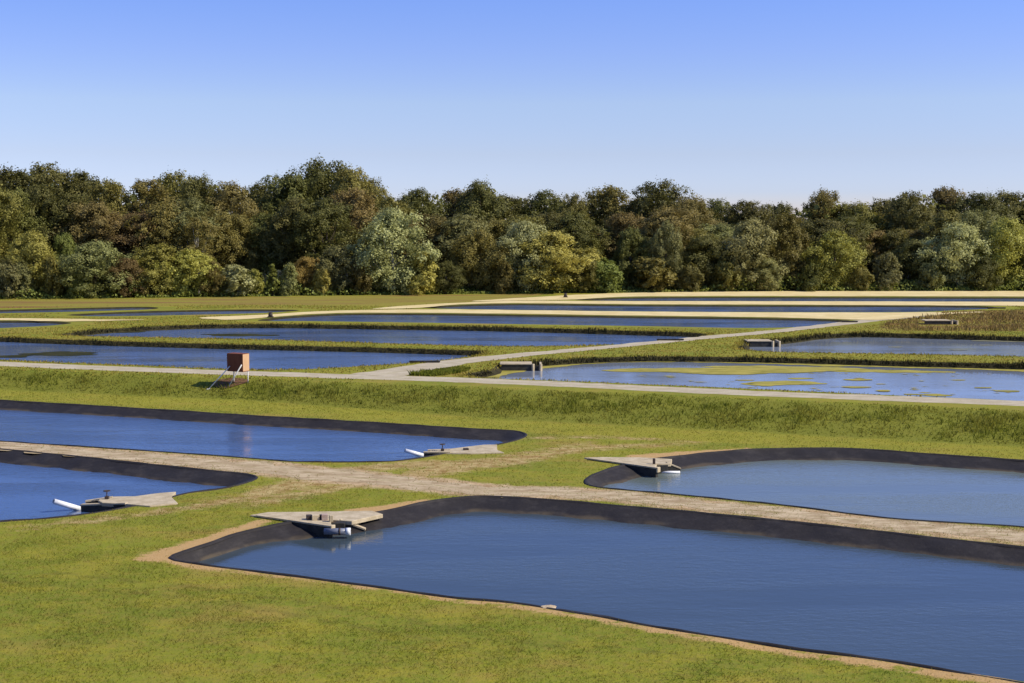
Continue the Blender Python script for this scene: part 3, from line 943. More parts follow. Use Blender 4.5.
def wall(a, b, th, z0, za, zb, o, root):
    """stained wall, shade put into its colour, from a to b whose top goes from height za to zb, with a paler coping along its sunlit top"""
    def sloped(name, P, lo, tops, mat, parent):
        V = [(x - o[0], y - o[1], lo if lo is not None else t - 0.06) for (x, y), t in zip(P, tops)] + [(x - o[0], y - o[1], t) for (x, y), t in zip(P, tops)]
        me = bpy.data.meshes.new(name)
        me.from_pydata(V, [], [(3, 2, 1, 0), (4, 5, 6, 7), (0, 1, 5, 4), (1, 2, 6, 5), (2, 3, 7, 6), (3, 0, 4, 7)]); me.update()
        return link(name, me, mat, parent)
    w_ = sloped('wing_wall', wallpts(a, b, th), z0, (za - 0.062, za - 0.062, zb - 0.062, zb - 0.062), M['wet_shade_concrete'], root)
    P = wallpts(a, b, th + 0.04)
    d = np.array(b[:2]) - np.array(a[:2]); d = d / np.linalg.norm(d) * 0.02
    P = [tuple(np.array(P[0]) - d), tuple(np.array(P[1]) - d), tuple(np.array(P[2]) + d), tuple(np.array(P[3]) + d)]
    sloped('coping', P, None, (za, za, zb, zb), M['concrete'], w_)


def wallpts(a, b, th):
    a, b = np.array(a[:2]), np.array(b[:2])
    d = (b - a) / np.linalg.norm(b - a)
    n = np.array((-d[1], d[0])) * th / 2
    return [tuple(a + n), tuple(a - n), tuple(b - n), tuple(b + n)]


def tube(name, pts, radii, mat, parent, seg=12, cap=True, hollow=0.0):
    """round bar through 3D points (in the parent's space)"""
    pts = [Vector(p) for p in pts]
    V, Fc = [], []
    m = len(pts)
    up = Vector((0, 0, 1))
    for i, p in enumerate(pts):
        d = (pts[min(i + 1, m - 1)] - pts[max(i - 1, 0)]).normalized()
        a = d.cross(up if abs(d.z) < 0.95 else Vector((1, 0, 0))).normalized()
        b = a.cross(d)
        for k in range(seg):
            t = 2 * math.pi * k / seg
            V.append(p + (a * math.cos(t) + b * math.sin(t)) * radii[i])
    faces = []
    for i in range(m - 1):
        for k in range(seg):
            k2 = (k + 1) % seg
            faces.append((i * seg + k, i * seg + k2, (i + 1) * seg + k2, (i + 1) * seg + k))
    if hollow:
        for e, i in ((0, 0), (1, m - 1)):
            d = (pts[min(i + 1, m - 1)] - pts[max(i - 1, 0)]).normalized() * (1 if e == 0 else -1)
            base = len(V)
            for k in range(seg):
                V.append(pts[i] + (V[i * seg + k] - pts[i]) * hollow)
            for k in range(seg):
                V.append(pts[i] + (V[i * seg + k] - pts[i]) * hollow + d * min(radii[i] * 3, 0.45 * (pts[-1] - pts[0]).length))
            for k in range(seg):
                k2 = (k + 1) % seg
                f1 = (i * seg + k, i * seg + k2, base + k2, base + k)
                f2 = (base + k, base + k2, base + seg + k2, base + seg + k)
                faces += [f1[::-1], f2[::-1]] if e == 0 else [f1, f2]
            faces.append(tuple(base + seg + k for k in range(seg)))
    elif cap:
        faces.append(tuple(range(seg))[::-1]); faces.append(tuple((m - 1) * seg + k for k in range(seg)))
    me = bpy.data.meshes.new(name)
    me.from_pydata([tuple(v) for v in V], [], faces)
    me.update()
    for p in me.polygons:
        p.use_smooth = p.index < (m - 1) * seg
    return link(name, me, mat, parent)


def ring(name, c, rad, r, mat, parent, seg=18, sub=6, spokes=0):
    V, Fc = [], []
    for i in range(seg):
        a = 2 * math.pi * i / seg
        for j in range(sub):
            b = 2 * math.pi * j / sub
            V.append((c[0] + (rad + r * math.cos(b)) * math.cos(a), c[1] + (rad + r * math.cos(b)) * math.sin(a), c[2] + r * math.sin(b)))
    for i in range(seg):
        for j in range(sub):
            Fc.append((i * sub + j, ((i + 1) % seg) * sub + j, ((i + 1) % seg) * sub + (j + 1) % sub, i * sub + (j + 1) % sub))
    for s in range(spokes):
        a = math.pi * s / spokes
        d, n = np.array((math.cos(a), math.sin(a))), np.array((-math.sin(a), math.cos(a))) * r * 0.8
        b = len(V)
        for sg in (-1, 1):
            for nn in (-1, 1):
                for zz in (-r * 0.6, r * 0.6):
                    p = np.array(c[:2]) + d * sg * rad + n * nn
                    V.append((p[0], p[1], c[2] + zz))
        Fc += [(b, b + 1, b + 3, b + 2), (b + 4, b + 6, b + 7, b + 5), (b, b + 4, b + 5, b + 1), (b + 2, b + 3, b + 7, b + 6), (b + 1, b + 5, b + 7, b + 3), (b, b + 2, b + 6, b + 4)]
    me = bpy.data.meshes.new(name)
    me.from_pydata(V, [], Fc); me.update()
    return link(name, me, mat, parent)


def rel(p, o):
    return (p[0] - o[0], p[1] - o[1], p[2] - o[2])


def box(name, c, size, mat, parent, rz=0.0, bevel=0.01):
    """box by its bottom centre, in the parent's space"""
    x, y, z = c
    w, d, h = size[0] / 2, size[1] / 2, size[2]
    cs, sn = math.cos(rz), math.sin(rz)
    pts = [(x + a * cs - b * sn, y + a * sn + b * cs) for a, b in ((-w, -d), (w, -d), (w, d), (-w, d))]
    return prism(name, pts, z, z + h, mat, parent, bevel=bevel)


def valve_wheel(root, o, p, h=0.34, rad=0.13):
    x, y, z = rel(p, o)
    st = tube('stem', [(x, y, z), (x, y, z + h)], [0.022, 0.022], M['iron'], root, 8)
    ring('hand_wheel', (x, y, z + h), rad, 0.02, M['iron'], root, spokes=2)
    box('gearbox', (x, y, z), (0.16, 0.16, 0.12), M['iron'], root)


def drain(slab, lw, rw, pipe, pr, pipe_mat, lab, wheel=None, back=None, blocks=(), top=0.06, th=0.18, collar=False, post=None, rtip=0.06, cap=False, ltip=None):
    """concrete drain basin at a pond's corner: apron, two wing walls, gate, swivel pipe"""
    wl_ = -0.38
    cx, cy, _ = at(*lw[1], top)
    o = (cx, cy, 0.0)
    root = thing('pond_drain', o, lab, 'pond drain', 'concrete drains at the corners of the lined ponds')
    prism('apron', [at(x, y, top)[:2] for x, y in slab], -0.10, top, M['concrete'], root, o)
    lt = top + 0.035 if ltip is None else ltip
    a, b = at(*lw[0], top), at(*lw[1], lt)
    wall(a, b, th, -0.75, top + 0.035, lt, o, root)
    if cap:  # cap: added pale block standing for the sunlit wall end
        d_ = np.array(b[:2]) - np.array(a[:2]); d_ = d_ / np.linalg.norm(d_)
        prism('sunlit_end', wallpts(np.array(b[:2]) + d_ * 0.03, np.array(b[:2]) + d_ * 0.12, th + 0.06), top - 0.2, top + 0.045, M['concrete'], root, o)  # the wall end's sunlight put in as a block of paler concrete
    if rw:
        a2, b2 = at(*rw[0], top), at(*rw[1], rtip)
        wall(a2, b2, th, -0.75, top + 0.03, rtip, o, root)
    if back:
        prism('drain_gate', wallpts(at(*back[0], top), at(*back[1], top), 0.1), -0.75, top - 0.05, M['wet_shade_concrete'], root, o)
    if wheel:
        valve_wheel(root, o, at(*wheel, top))
    for (bx, by), sz, mt in blocks:
        p = rel(at(bx, by, top), o)
        box('valve_block', (p[0], p[1], top), sz, M[mt], root, rz=0.25)
    if post:
        p = rel(at(*post, top), o)
        box('post', (p[0], p[1], top), (0.12, 0.12, 0.26), M['iron'], root)
    if pipe:
        p0, p1 = rel(at(*pipe[0]), o), rel(at(*pipe[1]), o)
        pp = tube('drain_pipe', [p0, p1], [pr, pr], pipe_mat, root, 16, hollow=0.8)
        if collar:
            v0, v1 = Vector(p0), Vector(p1)
            d = (v1 - v0).normalized()
            tube('collar', [v1 - d * 0.16, v1 + d * 0.02], [pr * 1.15, pr * 1.15], M['white_pipe'], pp, 16, hollow=0.72)
            tube('coupling', [v0 + d * 0.55, v0 + d * 0.62], [pr * 1.1, pr * 1.1], M['iron'], pp, 16)
    return root


drain([(250, 515), (268, 512), (300, 511.8), (340, 511.2), (372, 510.6), (383, 514), (352, 521), (342, 520.5), (331, 520), (331, 524), (300, 520.5), (262, 516.3)],
      [(258, 515.6), (331, 525.2)], [(341, 519.6), (365, 528.3)], [(324, 531.3, -0.11), (350, 531.6, -0.13)], 0.125, M['grey_pipe'],
      'concrete drain of the frontmost pond, with a thick grey-blue pipe ending in a white collar',
      back=[(331, 521.5), (345, 521.5)], blocks=[((309, 519.3), (0.20, 0.24, 0.17), 'iron'), ((315.5, 519.8), (0.28, 0.24, 0.20), 'concrete'), ((320.6, 519.2), (0.08, 0.20, 0.17), 'iron'), ((324.5, 519.8), (0.24, 0.24, 0.22), 'block'), ((331, 521.5), (0.14, 0.18, 0.24), 'concrete')], collar=True, rtip=-0.27, cap=True)
drain([(112, 496.5), (135, 496.3), (158, 493), (176, 491.6), (171, 497), (178, 503), (150, 505.8), (120, 503.4), (102, 502.6), (98, 500.4), (100, 498.6)],
      [(126, 503.4), (82, 504)], [(112, 497.2), (86, 500.5)], [(82, 509.5, -0.40), (53.5, 501.2, 0.10)], 0.11, M['white_pipe'],
      'concrete drain with a hand wheel and a tilted white pipe in the leftmost lined pond', wheel=(107, 499), back=[(101, 502), (101, 498.6)], ltip=-0.08, rtip=-0.05)
drain([(448, 449), (470, 446.3), (484, 444.6), (497, 444.5), (497, 450), (504, 452.3), (470, 453.2), (446, 453), (430, 452.3), (430, 450.5)],
      [(450, 452.6), (424, 451.6)], [(450, 449.6), (428, 449.8)], [(424, 455.6, -0.38), (405, 450.5, -0.05)], 0.10, M['white_pipe'],
      'concrete drain with thin upright valve wheel on the lined pond nearest the road bank', wheel=(442.5, 451), back=[(436, 452), (436, 449.8)], blocks=[((466, 450), (0.25, 0.2, 0.1), 'iron')])
drain([(584, 457.6), (602, 457), (640, 457.2), (655, 458), (672, 459), (671, 463.2), (657, 464), (655, 466.2), (620, 462.7), (600, 460.4)],
      [(590, 458.6), (657, 467.2)], [(667, 462.6), (680, 467.6)], [(659, 472.4, -0.34), (680, 472.4, -0.34)], 0.07, M['white_pipe'],
      'concrete drain with a short brown post by the clay edge of the grey-blue pond', back=[(657, 464.2), (668, 463.8)], post=(654, 464), rtip=-0.2, cap=True)


def outlet(x0, x1, ytop, ybase, lab, posts=True, lift=0.0, depth=1.6):
    """small concrete outlet box in the upper ponds' banks: deck, dark headwall, two pale end posts"""
    zt = ZP + 0.12 + lift
    a, b = at(x0, ytop, zt), at(x1, ytop, zt)
    y0 = (a[1] + b[1]) / 2
    o = ((a[0] + b[0]) / 2, y0, ZP - 0.4 + lift)
    dk = M['concrete' if posts else 'wet_shade_concrete']
    depth = depth if posts else 0.35
    root = thing('outlet_box', o, lab, 'outlet box', 'concrete outlet boxes of the upper ponds')
    hw = (b[0] - a[0]) / 2
    pd = 0.55 if posts else 0.0
    box('deck', (0, depth / 2, 0.46), (2 * hw, depth, 0.08), dk, root)
    box('headwall', (0, 0.14, -0.6), (2 * hw - 0.05, 0.2, 1.055), M['wet_shade_concrete'], root)
    if posts:
        for k in (0, 1):
            box('end_post', (hw + 0.08 + k * pd, 0.02, -0.6), (0.17, 0.17, 1.12), M['concrete'], root, rz=0.6)
        box('gate_panel', (hw + 0.08 + pd / 2, 0.2, -0.6), (pd - 0.15, 0.06, 0.98), M['wet_shade_concrete'], root)
        box('side_wall', (hw + 0.08 + pd, 0.95, -0.6), (0.14, 1.5, 1.1), M['concrete'], root)
    return root


outlet(500, 532, 364, 370, 'pale concrete outlet box with two white posts at the near end of the algae-covered pond')
outlet(747, 772, 341, 347, 'pale concrete outlet box with white posts where the side road passes the grey pond')
outlet(925, 951, 320.5, 326, 'outlet box with two pale posts half hidden in the brown weeds', lift=0.28)
outlet(657, 684, 339.2, 341, 'low dark outlet box beside the side road at the tip of the second blue pond', posts=False)
outlet(409, 440, 361.2, 363.2, 'low dark outlet box beside the side road at the tip of the long blue pond', posts=False)
outlet(842, 858, 321.2, 323, 'small dark outlet box at the tip of the third blue pond under the sand road', posts=False)
outlet(988, 1006, 307.6, 309.6, 'small dark outlet box near the sand road behind the brown weeds', posts=False)


def on_ground(px, py):
    z = 0.5
    for _ in range(12):
        p = at(px, py, z)
        z = 0.5 * z + 0.5 * float(height(p[0], p[1]))
    return p[:2]


# plywood box on white legs, on the road bank
def blind_box():
    c = on_ground(238.5, 384)
    o = (c[0], c[1], float(height(c[0], c[1])))
    root = thing('stilt_box', o, 'reddish plywood box on white stilts and struts on the grassy bank below the road', 'wooden box')
    rz = R(-26)
    ppm = F / c[1]
    w, d, h = 19.5 / ppm, 10.5 / ppm, 17.3 / ppm
    z0 = 13.5 / ppm
    cs, sn = math.cos(rz), math.sin(rz)

    def L(a, b, z):
        return (a * cs - b * sn, a * sn + b * cs, z)
    t = 0.03
    f = box('front_panel', L(0, -d / 2, z0), (w, t, h), M['ply_dark'], root, rz)
    box('back_panel', L(0, d / 2, z0), (w, t, h), M['ply'], root, rz)
    box('side_panel', L(w / 2 - t / 2, 0, z0 + 0.002), (t, d - t, h - 0.004), M['ply'], root, rz)
    box('side_panel', L(-w / 2 + t / 2, 0, z0 + 0.002), (t, d - t, h - 0.004), M['ply'], root, rz)
    box('roof_board', L(0, 0, z0 + h + 0.002), (w + 0.02, d + 0.02, 0.02), M['ply_dark'], root, rz)
    box('floor_board', L(0, 0, z0 - 0.032), (w, d, 0.03), M['ply_dark'], root, rz)
    for a, b in ((w / 2 - 0.06, d / 2 - 0.08), (-w / 2 + 0.08, d / 2 - 0.08)):
        p = L(a, b, 0)
        gz = float(height(o[0] + p[0], o[1] + p[1])) - o[2]
        tube('leg', [(p[0], p[1], gz - 0.1), (p[0], p[1], z0 - 0.033)], [0.035, 0.035], M['white_wood'], root, 8)
    for top, foot in (((242.0, 364), (228, 387.5)), ((229.0, 366), (208.6, 389))):
        ft = on_ground(*foot)
        g = float(height(ft[0], ft[1]))
        fl = rel((ft[0], ft[1], g - 0.02), o)
        # the strut's head is fixed to the front panel
        tx = (top[0] - 512) / F * c[1] - o[0]
        tz = CAM_H - (top[1] - 217) / F * c[1] - o[2]
        a = (tx + (-d / 2 - 0.05) * sn) / cs
        hd = L(a, -d / 2 - 0.05, tz)
        tube('strut', [fl, hd], [0.038, 0.038], M['white_wood'], root, 8)
        box('strut_foot', (fl[0], fl[1], fl[2] - 0.06), (0.22, 0.16, 0.1), M['white_wood'], root)


blind_box()
g = spline(np.array([on_ground(*p) for p in [(212, 383), (220, 380), (232, 378.5), (245, 379.5), (249, 382), (240, 385), (227, 388.5), (215, 387)]]), 0.3)
bm_pts = np.c_[g, height(g[:, 0], g[:, 1]) + 0.035]
cvv, _, cff = delaunay_2d_cdt([Vector(p) for p in g], [(i, (i + 1) % len(g)) for i in range(len(g))], [list(range(len(g)))], 1, 1e-4)[:3]
cvv = np.array([tuple(v) for v in cvv])
fc = []
for f in cff:
    A_, B_, C_ = cvv[list(f[:3])]
    fc.append(f[:3] if (B_ - A_)[0] * (C_ - A_)[1] - (B_ - A_)[1] * (C_ - A_)[0] > 0 else f[:3][::-1])
link('bare_soil', mesh_np('bare_soil', np.c_[cvv, height(cvv[:, 0], cvv[:, 1]) + 0.05], np.array(fc), 3), M['soil'], kind='structure')


def stone(px, py, z, r, lab, flat=0.5):
    import bmesh
    bm = bmesh.new()
    bmesh.ops.create_icosphere(bm, subdivisions=2, radius=1)
    for v in bm.verts:
        k = 1 + 0.25 * float(vnoise(v.co.x * 2 + px, v.co.y * 2 + v.co.z * 3, 81))
        v.co = Vector((v.co.x * r * 1.7 * k, v.co.y * r * k, max(v.co.z, -0.5) * r * flat * k))
    me = bpy.data.meshes.new('stone')
    bm.to_mesh(me); bm.free()
    x, y, _ = at(px, py, z)
    o = link('stone', me, M['stone'], label=lab, cat='stone')
    o.location = (x, y, z + r * flat * 0.45)
    return o


stone(549, 607.5, 0.0, 0.16, 'tan flat stone on the near clay edge of the frontmost pond', 0.25)


def valve_stand(px, py, lab):
    x, y, z = at(px, py, ZP)
    root = thing('valve_stand', (x, y, z), lab, 'valve stand', 'dark valve stands on the sand roads')
    box('base', (0, 0, 0), (0.6, 0.5, 0.12), M['iron'], root)
    tube('body', [(0, 0, 0.11), (0, 0, 0.42), (0, 0, 0.52)], [0.24, 0.22, 0.08], M['iron'], root, 10)
    ring('hand_wheel', (0, 0, 0.55), 0.22, 0.035, M['iron'], root, spokes=2)


valve_stand(270.5, 317.5, 'dark iron valve stand on the pale bank beside the third blue pond')
valve_stand(565.5, 297.5, 'dark iron valve stand on the farthest sand strip below the trees')

# ------------------------------------------------------------------ trees
def leaf_mesh(name, cen, nrm, size, tint):
    n = len(cen)
    nrm = nrm / np.linalg.norm(nrm, axis=1)[:, None]
    r = RNG.normal(size=(n, 3))
    a = np.cross(nrm, r); a /= np.linalg.norm(a, axis=1)[:, None]
    b = np.cross(nrm, a)
    s = size[:, None] * 0.5
    asp = RNG.uniform(0.55, 1.0, n)[:, None]
    V = np.stack([cen - a * s, cen - b * s * asp + nrm * s * 0.15, cen + a * s, cen + b * s * asp + nrm * s * 0.15], 1).reshape(-1, 3)
    Fc = np.arange(n)[:, None] * 4 + [0, 1, 2, 3]
    m = mesh_np(name, V, Fc, 4)
    attr(m, 'tint', np.repeat(tint, 4))
    return m


def make_crown(kind, seed):
    """leaf masses on a few boughs; unit: metres, base at z = 0; returns mesh, size, bough ends"""
    g = np.random.default_rng(seed)
    if kind == 'bush':
        Wd, Ht, lo, nl, nleaf, ls = 6.0, 4.6, 0.02, 10, 10000, 0.23
    elif kind == 'round':
        Wd, Ht, lo, nl, nleaf, ls = 11.0, 11.0, 0.06, 24, 24000, 0.255
    elif kind == 'tall':
        Wd, Ht, lo, nl, nleaf, ls = 13.0, 18.0, 0.24, 32, 26000, 0.30
    elif kind == 'sparse':
        Wd, Ht, lo, nl, nleaf, ls = 9.0, 18.0, 0.35, 22, 10000, 0.28
    else:                                       # cone
        Wd, Ht, lo, nl, nleaf, ls = 4.0, 6.0, 0.04, 14, 7000, 0.22
    lob = []
    for i in range(nl):
        t = (i + g.uniform(0, 1)) / nl
        if kind == 'cone':
            rr = (1 - t) ** 0.8
        elif kind == 'bush':
            rr = math.sqrt(max(1 - t * t, 0.02)) * 0.95
        elif kind == 'round':
            rr = math.sin(math.pi * (0.18 + 0.80 * t)) ** 0.6
        else:
            rr = math.sin(math.pi * (0.22 + 0.70 * t)) ** 0.55
        az = i * 2.399 + g.uniform(-0.5, 0.5)
        R0 = Wd / 2
        br = R0 * g.uniform(0.26, 0.46) * (0.7 + 0.4 * rr)
        rad = max(R0 * rr * g.uniform(0.62, 1.18) - br * 0.75, 0)
        if g.random() < 0.25:
            rad *= 0.4
        z = Ht * (lo + (1 - lo) * t * 0.97)
        z = min(max(z, lo * Ht + br * 0.5), Ht - br * 0.7)
        lob.append((rad * math.cos(az), rad * math.sin(az), z, br))
    lob = np.array(lob)
    w = lob[:, 3] ** 2
    cnt = np.maximum((w / w.sum() * nleaf).astype(int), 40)
    cen, nrm, tint = [], [], []
    for (x, y, z, br), c in zip(lob, cnt):
        ns = max(int(c / 45), 8)                 # twigs of leaves round the bough's end
        td = g.normal(size=(ns, 3)); td[:, 2] += 0.45
        td /= np.linalg.norm(td, axis=1)[:, None]
        tr = br * g.uniform(0.70, 1.10, ns)
        k = g.integers(0, ns, c)
        jit = g.normal(size=(c, 3)) * br * (0.15 if kind != 'sparse' else 0.17)
        p = np.array((x, y, z)) + td[k] * tr[k][:, None] * np.array((1, 1, 0.8)) + jit
        cen.append(p)
        nn = td[k] * 1.0 + g.normal(size=(c, 3)) * 0.42 + np.array((0, 0, 0.25))
        nrm.append(nn)
        tw = g.uniform(0.2, 0.8, ns)
        tint.append(np.clip(tw[k] + g.normal(0, 0.2, c), 0, 1))
    cen, nrm, tint = np.vstack(cen), np.vstack(nrm), np.concatenate(tint)
    cen[:, 2] = np.maximum(cen[:, 2], 0.1)
    size = ls * g.uniform(0.6, 1.5, len(cen))
    return leaf_mesh('crown', cen, nrm, size, tint), (Wd, Ht), lob


def make_trunk(kind, size, lob, seed):
    g = np.random.default_rng(seed + 900)
    Wd, Ht = size
    V, Fc = [], []

    def limb(pts, rad, seg=7):
        b = len(V)
        m = len(pts)
        for i, p in enumerate(pts):
            d = np.array(pts[min(i + 1, m - 1)]) - np.array(pts[max(i - 1, 0)])
            d = d / (np.linalg.norm(d) + 1e-9)
            a = np.cross(d, (0.3, 1, 0.1)); a /= np.linalg.norm(a) + 1e-9
            c = np.cross(d, a)
            for k in range(seg):
                t = 2 * math.pi * k / seg
                V.append(tuple(np.array(p) + (a * math.cos(t) + c * math.sin(t)) * rad[i]))
        for i in range(m - 1):
            for k in range(seg):
                k2 = (k + 1) % seg
                Fc.append((b + i * seg + k, b + i * seg + k2, b + (i + 1) * seg + k2, b + (i + 1) * seg + k))
    r0 = Ht * 0.018 + 0.04
    top = Ht * 0.86
    bend = [np.array((0.0, 0.0, -0.3))]
    for i in range(1, 6):
        t = i / 5
        bend.append(np.array((g.normal(0, 0.02) * Ht * t, g.normal(0, 0.02) * Ht * t, top * t)))
    limb(bend, [r0 * (1.3 if i == 0 else 1 - 0.85 * i / 5) for i in range(6)], 8)
    for x, y, z, br in lob[::2]:
        zb = max(z * 0.55, Ht * 0.05)
        t = min(zb / top * 5, 4.99); i = int(t)
        s = bend[i] + (bend[i + 1] - bend[i]) * (t - i)
        e = np.array((x, y, z))
        mid = (s + e) / 2 + np.array((0, 0, -0.04 * Ht))
        limb([s, mid, e], [r0 * 0.38, r0 * 0.25, r0 * 0.08], 5)
    me = bpy.data.meshes.new('trunk')
    me.from_pydata(V, [], Fc); me.update()
    return me


PROTO = {}
for kind, n in (('bush', 3), ('round', 4), ('tall', 5), ('sparse', 2), ('cone', 1)):
    PROTO[kind] = []
    for i in range(n):
        m, size, lob = make_crown(kind, 100 + 17 * i + len(kind))
        t = make_trunk(kind, size, lob, i)
        m.materials.append(LEAF['olive']); t.materials.append(M['bark'])
        PROTO[kind].append((m, t, size))
COUNT = {}


def tree(px, ytop, wpx, dist, kind, colour, label, group=None, pale=False):
    """a tree standing dist metres behind the wood's edge, its top and width as seen in the photograph"""
    x = (px - 512) / F * 200
    for _ in range(4):
        d = float(wood_y(x)) + dist
        x = (px - 512) / F * d
    h = CAM_H - ZP + (217 - ytop) / F * d
    w = wpx / F * d
    i = COUNT.get(kind, 0); COUNT[kind] = i + 1
    m, t, (Wd, Ht) = PROTO[kind][i % len(PROTO[kind])]
    nm = {'bush': 'bush'}.get(kind, 'broadleaf_tree')
    root = thing(nm, (x, d, ZP - 0.05), label, 'bush' if nm == 'bush' else 'tree', group, rz=(i * 2.1) % 6.28)
    root.scale = (w / Wd * 1.08, w / Wd * 1.08, h / Ht * (0.955 if kind in ('tall', 'sparse') else 1.0))
    for name, mesh, mat in (('crown', m, LEAF[colour]), ('trunk', t, M['palebark' if pale else 'bark'])):
        c = bpy.data.objects.new(name, mesh)
        C.objects.link(c)
        c.parent = root
        c.material_slots[0].link = 'OBJECT'
        c.material_slots[0].material = mat
    return root


# (px, top, width, metres behind the edge, kind, colour, label, short name for its neighbours)
FRONT = [
    (-30, 250, 70, 4, 'round', 'olive', 'olive tree at the wood edge cut off by the frame, leftmost of all', 'the leftmost olive tree'),
    (8, 262, 40, 1, 'bush', 'grey-green', 'grey-green bush in the left corner of the wood edge', 'the grey-green corner bush'),
    (34, 232, 52, 4, 'round', 'yellow-green', 'yellow tree at the wood edge, the yellowest on the left', 'the yellowest left tree'),
    (66, 234, 34, 6, 'round', 'fresh green', 'fresh green narrow tree just behind the yellowest left tree', 'the narrow fresh green tree'),
    (96, 243, 74, 2, 'round', 'grey-green', 'broad grey-green tree between the yellow tree and the tan one at the wood edge', 'the broad grey-green tree'),
    (160, 246, 60, 3, 'round', 'yellow-green', 'tan and yellow-green tree with a broad low crown at the wood edge', 'the tan low-crowned tree'),
    (190, 250, 58, 2, 'round', 'yellow-green', 'bright yellow-green tree with pale outer leaves beside the tan one', 'the pale-leaved yellow tree'),
    (238, 266, 52, 1, 'bush', 'silvery', 'pale silvery-green low bush above the narrow end of the meadow', 'the pale low bush'),
    (273, 264, 22, 1, 'cone', 'fresh green', 'small pointed fresh green tree shaped like a cone', 'the small pointed tree'),
    (307, 257, 36, 3, 'round', 'orange-tinged', 'small tree with an orange-tinged top left of the big silvery tree', 'the orange-topped tree'),
    (336, 247, 48, 3, 'round', 'grey-green', 'grey-green tree between the orange-topped tree and the big silvery tree', 'the grey-green tree left of the silvery one'),
    (393, 212, 80, 4, 'round', 'silvery', 'big silvery tree with a rounded crown, tallest at the wood edge', 'the big silvery tree'),
    (424, 254, 44, 1, 'bush', 'yellow-green', 'yellow-green bush at the foot of the big silvery tree', 'the bush under the silvery tree'),
    (480, 231, 54, 4, 'round', 'olive', 'olive tree standing between the silvery tree and the yellow-green pair', 'the olive tree by the yellow-green pair'),
    (524, 222, 62, 4, 'round', 'silvery', 'silvery half of the yellow-green pair, left one with the higher top', 'the higher tree of the yellow-green pair'),
    (556, 234, 78, 2, 'round', 'yellow-green', 'wide yellow-green tree, the right and lower of the pair', 'the lower tree of the yellow-green pair'),
    (602, 260, 48, 1, 'bush', 'fresh green', 'fresh green bush at the right foot of the wide yellow-green tree', 'the bush by the yellow-green pair'),
    (630, 230, 44, 6, 'round', 'dark green', 'dark tree in the shade between the bush and the slim grey tree', 'the shaded dark tree'),
    (666, 222, 36, 4, 'round', 'grey-green', 'slim grey-green upright tree, the narrowest tall crown at the wood edge', 'the slim grey-green tree'),
    (652, 258, 58, 2, 'bush', 'olive', 'dull olive bush under the slim grey-green tree', 'the bush under the slim tree'),
    (706, 236, 62, 5, 'round', 'dark green', 'dark green tree right of the slim grey-green tree', 'the dark tree right of the slim one'),
    (748, 222, 66, 4, 'round', 'grey-green', 'tall grey-green tree left of the taller olive tree', 'the tall grey-green tree'),
    (786, 216, 56, 5, 'round', 'olive', 'tall olive tree with a pointed top above the sand strip', 'the tall olive tree'),
    (834, 232, 58, 3, 'round', 'yellow-green', 'golden green tree with a straight right side above the sand strip', 'the golden green tree'),
    (886, 254, 40, 3, 'bush', 'grey-green', 'grey bush in the dark hollow right of the golden green tree', 'the grey bush in the hollow'),
    (912, 240, 50, 8, 'round', 'dark green', 'dark tree filling the hollow between the golden and silvery trees', 'the dark hollow tree'),
    (958, 225, 68, 4, 'round', 'silvery', 'silvery tree near the right end of the wood edge', 'the right-hand silvery tree'),
    (1006, 221, 62, 5, 'round', 'yellow-green', 'olive-yellow tree at the right end, touching the silvery one', 'the last yellow tree'),
    (1050, 232, 60, 4, 'round', 'olive', 'olive tree cut off by the frame, rightmost at the wood edge', 'the rightmost olive tree'),
]
for px, yt, w, d, kind, col, lab, short in FRONT:
    tree(px, yt, w, d, kind, col, lab, 'trees along the wood edge', pale=col in ('silvery',))


SAP = [(22, 262, 26, 'grey-green', 'bush'), (52, 258, 28, 'olive', 'bush'), (78, 266, 24, 'fresh green', 'bush'), (126, 258, 34, 'brownish', 'round'), (142, 268, 24, 'olive', 'bush'),
       (214, 262, 30, 'olive', 'round'), (256, 270, 22, 'yellow-green', 'bush'), (290, 264, 26, 'grey-green', 'bush'), (321, 268, 24, 'yellow-green', 'bush'), (360, 262, 30, 'olive', 'bush'), (446, 262, 32, 'dark green', 'round'),
       (504, 262, 30, 'olive', 'bush'), (582, 254, 34, 'olive', 'round'), (690, 264, 30, 'dark green', 'bush'), (726, 262, 34, 'olive', 'bush'), (768, 258, 34, 'grey-green', 'round'), (810, 264, 30, 'dark green', 'bush'), (860, 266, 28, 'olive', 'bush'), (930, 264, 32, 'grey-green', 'bush'), (984, 258, 30, 'dark green', 'round')]
for px, yt, w, col, kind in SAP:
    lf = max((f for f in FRONT if f[0] <= px), key=lambda f: f[0])[7]
    rt = min((f for f in FRONT if f[0] > px), key=lambda f: f[0])[7]
    lab = f'small {col} {"bush" if kind == "bush" else "sapling"} between {lf} and {rt}'
    tree(px, yt, w, 1.0, kind, col, lab if len(lab.split()) < 16 else f'small {col} {"bush" if kind == "bush" else "sapling"} beside {rt}', 'saplings and bushes along the wood edge')
tree(198, 214, 42, 8, 'sparse', 'olive', 'thin-crowned olive tree with a bare pale trunk above the pale-leaved yellow tree', 'trees along the wood edge', pale=True)


def nearest(px):
    return min(FRONT, key=lambda f: abs(f[0] - px))[7]


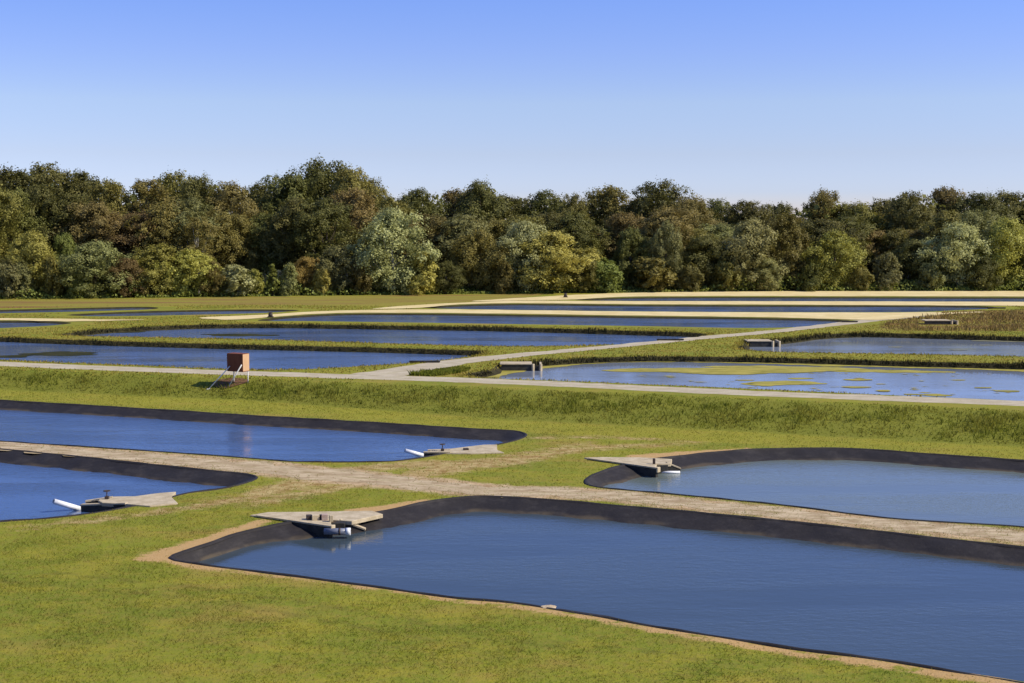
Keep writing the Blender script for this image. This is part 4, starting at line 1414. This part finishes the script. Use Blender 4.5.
USED = set()
ORD = ['first', 'second', 'third', 'fourth', 'fifth', 'sixth', 'seventh', 'eighth', 'ninth', 'tenth', 'eleventh', 'twelfth', 'thirteenth', 'fourteenth', 'fifteenth', 'sixteenth', 'seventeenth', 'eighteenth', 'nineteenth', 'twentieth']
ORD += ['twenty-' + o for o in ORD[:9]] + ['thirtieth'] + ['thirty-' + o for o in ORD[:9]] + ['fortieth'] + ['forty-' + o for o in ORD[:9]]
SKY = [(-34, 168, 55), (-8, 166, 46), (18, 166, 52), (50, 163, 56), (83, 169, 46), (112, 178, 42), (148, 177, 46), (176, 171, 42), (200, 174, 34), (232, 181, 46), (260, 181, 36), (290, 171, 50), (321, 159, 52), (350, 166, 44), (370, 177, 30), (394, 194, 36), (418, 187, 44), (459, 187, 44), (482, 180, 40), (510, 194, 42), (545, 190, 48), (575, 192, 26), (608, 184, 46), (638, 196, 30), (660, 180, 46), (690, 195, 40), (716, 198, 42), (744, 199, 46), (778, 201, 36), (821, 189, 34), (850, 201, 44), (880, 198, 42), (906, 190, 38), (943, 185, 38), (978, 192, 48), (1008, 190, 46), (1040, 188, 50), (1076, 190, 50)]
rr = random.Random(3)
TC = ['dark green', 'dark green', 'olive', 'dark green', 'olive', 'dark green', 'brownish', 'olive']
for i, (px, yt, w) in enumerate(SKY):
    col = TC[(i * 5 + 1) % len(TC)] if yt > 165 else 'dark green'
    kind = 'sparse' if px in (148, 638, 394) else 'tall'
    tree(px, yt, w * 1.42, rr.uniform(24, 40), kind, col, f'{col} skyline treetop, {ORD[i]} from left, above {nearest(px)}', 'trees on the skyline')
MID = []
px = -30
while px < 1075:
    MID.append(px)
    px += rr.uniform(20, 30)
skyx = [s[0] for s in SKY]; skyy = [s[1] for s in SKY]
MC = ['olive', 'brownish', 'dark green', 'olive', 'olive', 'brownish', 'dark green', 'grey-green', 'olive', 'dark green']
for i, px in enumerate(MID):
    yt = np.interp(px, skyx, skyy) + rr.uniform(16, 44)
    yt = min(yt, 228)
    col = MC[(i * 3) % len(MC)] if not 105 < px < 135 else 'brownish'
    tree(px, yt, rr.uniform(50, 74), rr.uniform(10, 20), 'tall', col, f'{col} middle-rank tree, {ORD[i]} from left, behind {nearest(px)}', 'trees in the middle rank of the wood')

# the depth of the wood behind, and the low growth along its foot
n = 90000
px = RNG.uniform(-900, 1900, n)
d = RNG.uniform(236, 275, n)
top = np.interp(px, skyx, skyy) + 14 + 10 * vnoise(px * 0.05, d * 0.1, 91)
ht = CAM_H + (217 - top) / F * d
z = ZP + (ht - ZP) * RNG.uniform(0.05, 1, n) ** 0.8
cen = np.c_[(px - 512) / F * d, d, z]
nr = RNG.normal(size=(n, 3)); nr[:, 2] += 0.5
m = leaf_mesh('woodland', cen, nr, RNG.uniform(0.5, 1.2, n), RNG.random(n))
link('woodland', m, LEAF['dark green'], kind='stuff')
n = 46000
px = RNG.uniform(-500, 1500, n)
xx = (px - 512) / F * 200
e = wood_y(xx)
off = RNG.uniform(-0.3, 9, n)
hmax = np.clip(1.0 + 1.3 * vnoise(xx * 0.22, off * 0.1, 95) + off * 0.16, 0.3, 4)
cen = np.c_[(px - 512) / F * (e + off), e + off, ZP + hmax * RNG.random(n)]
nr = RNG.normal(size=(n, 3)); nr[:, 2] += 0.6
m = leaf_mesh('undergrowth', cen, nr, RNG.uniform(0.2, 0.45, n), RNG.random(n))
link('undergrowth', m, LEAF['fresh green'], kind='stuff')
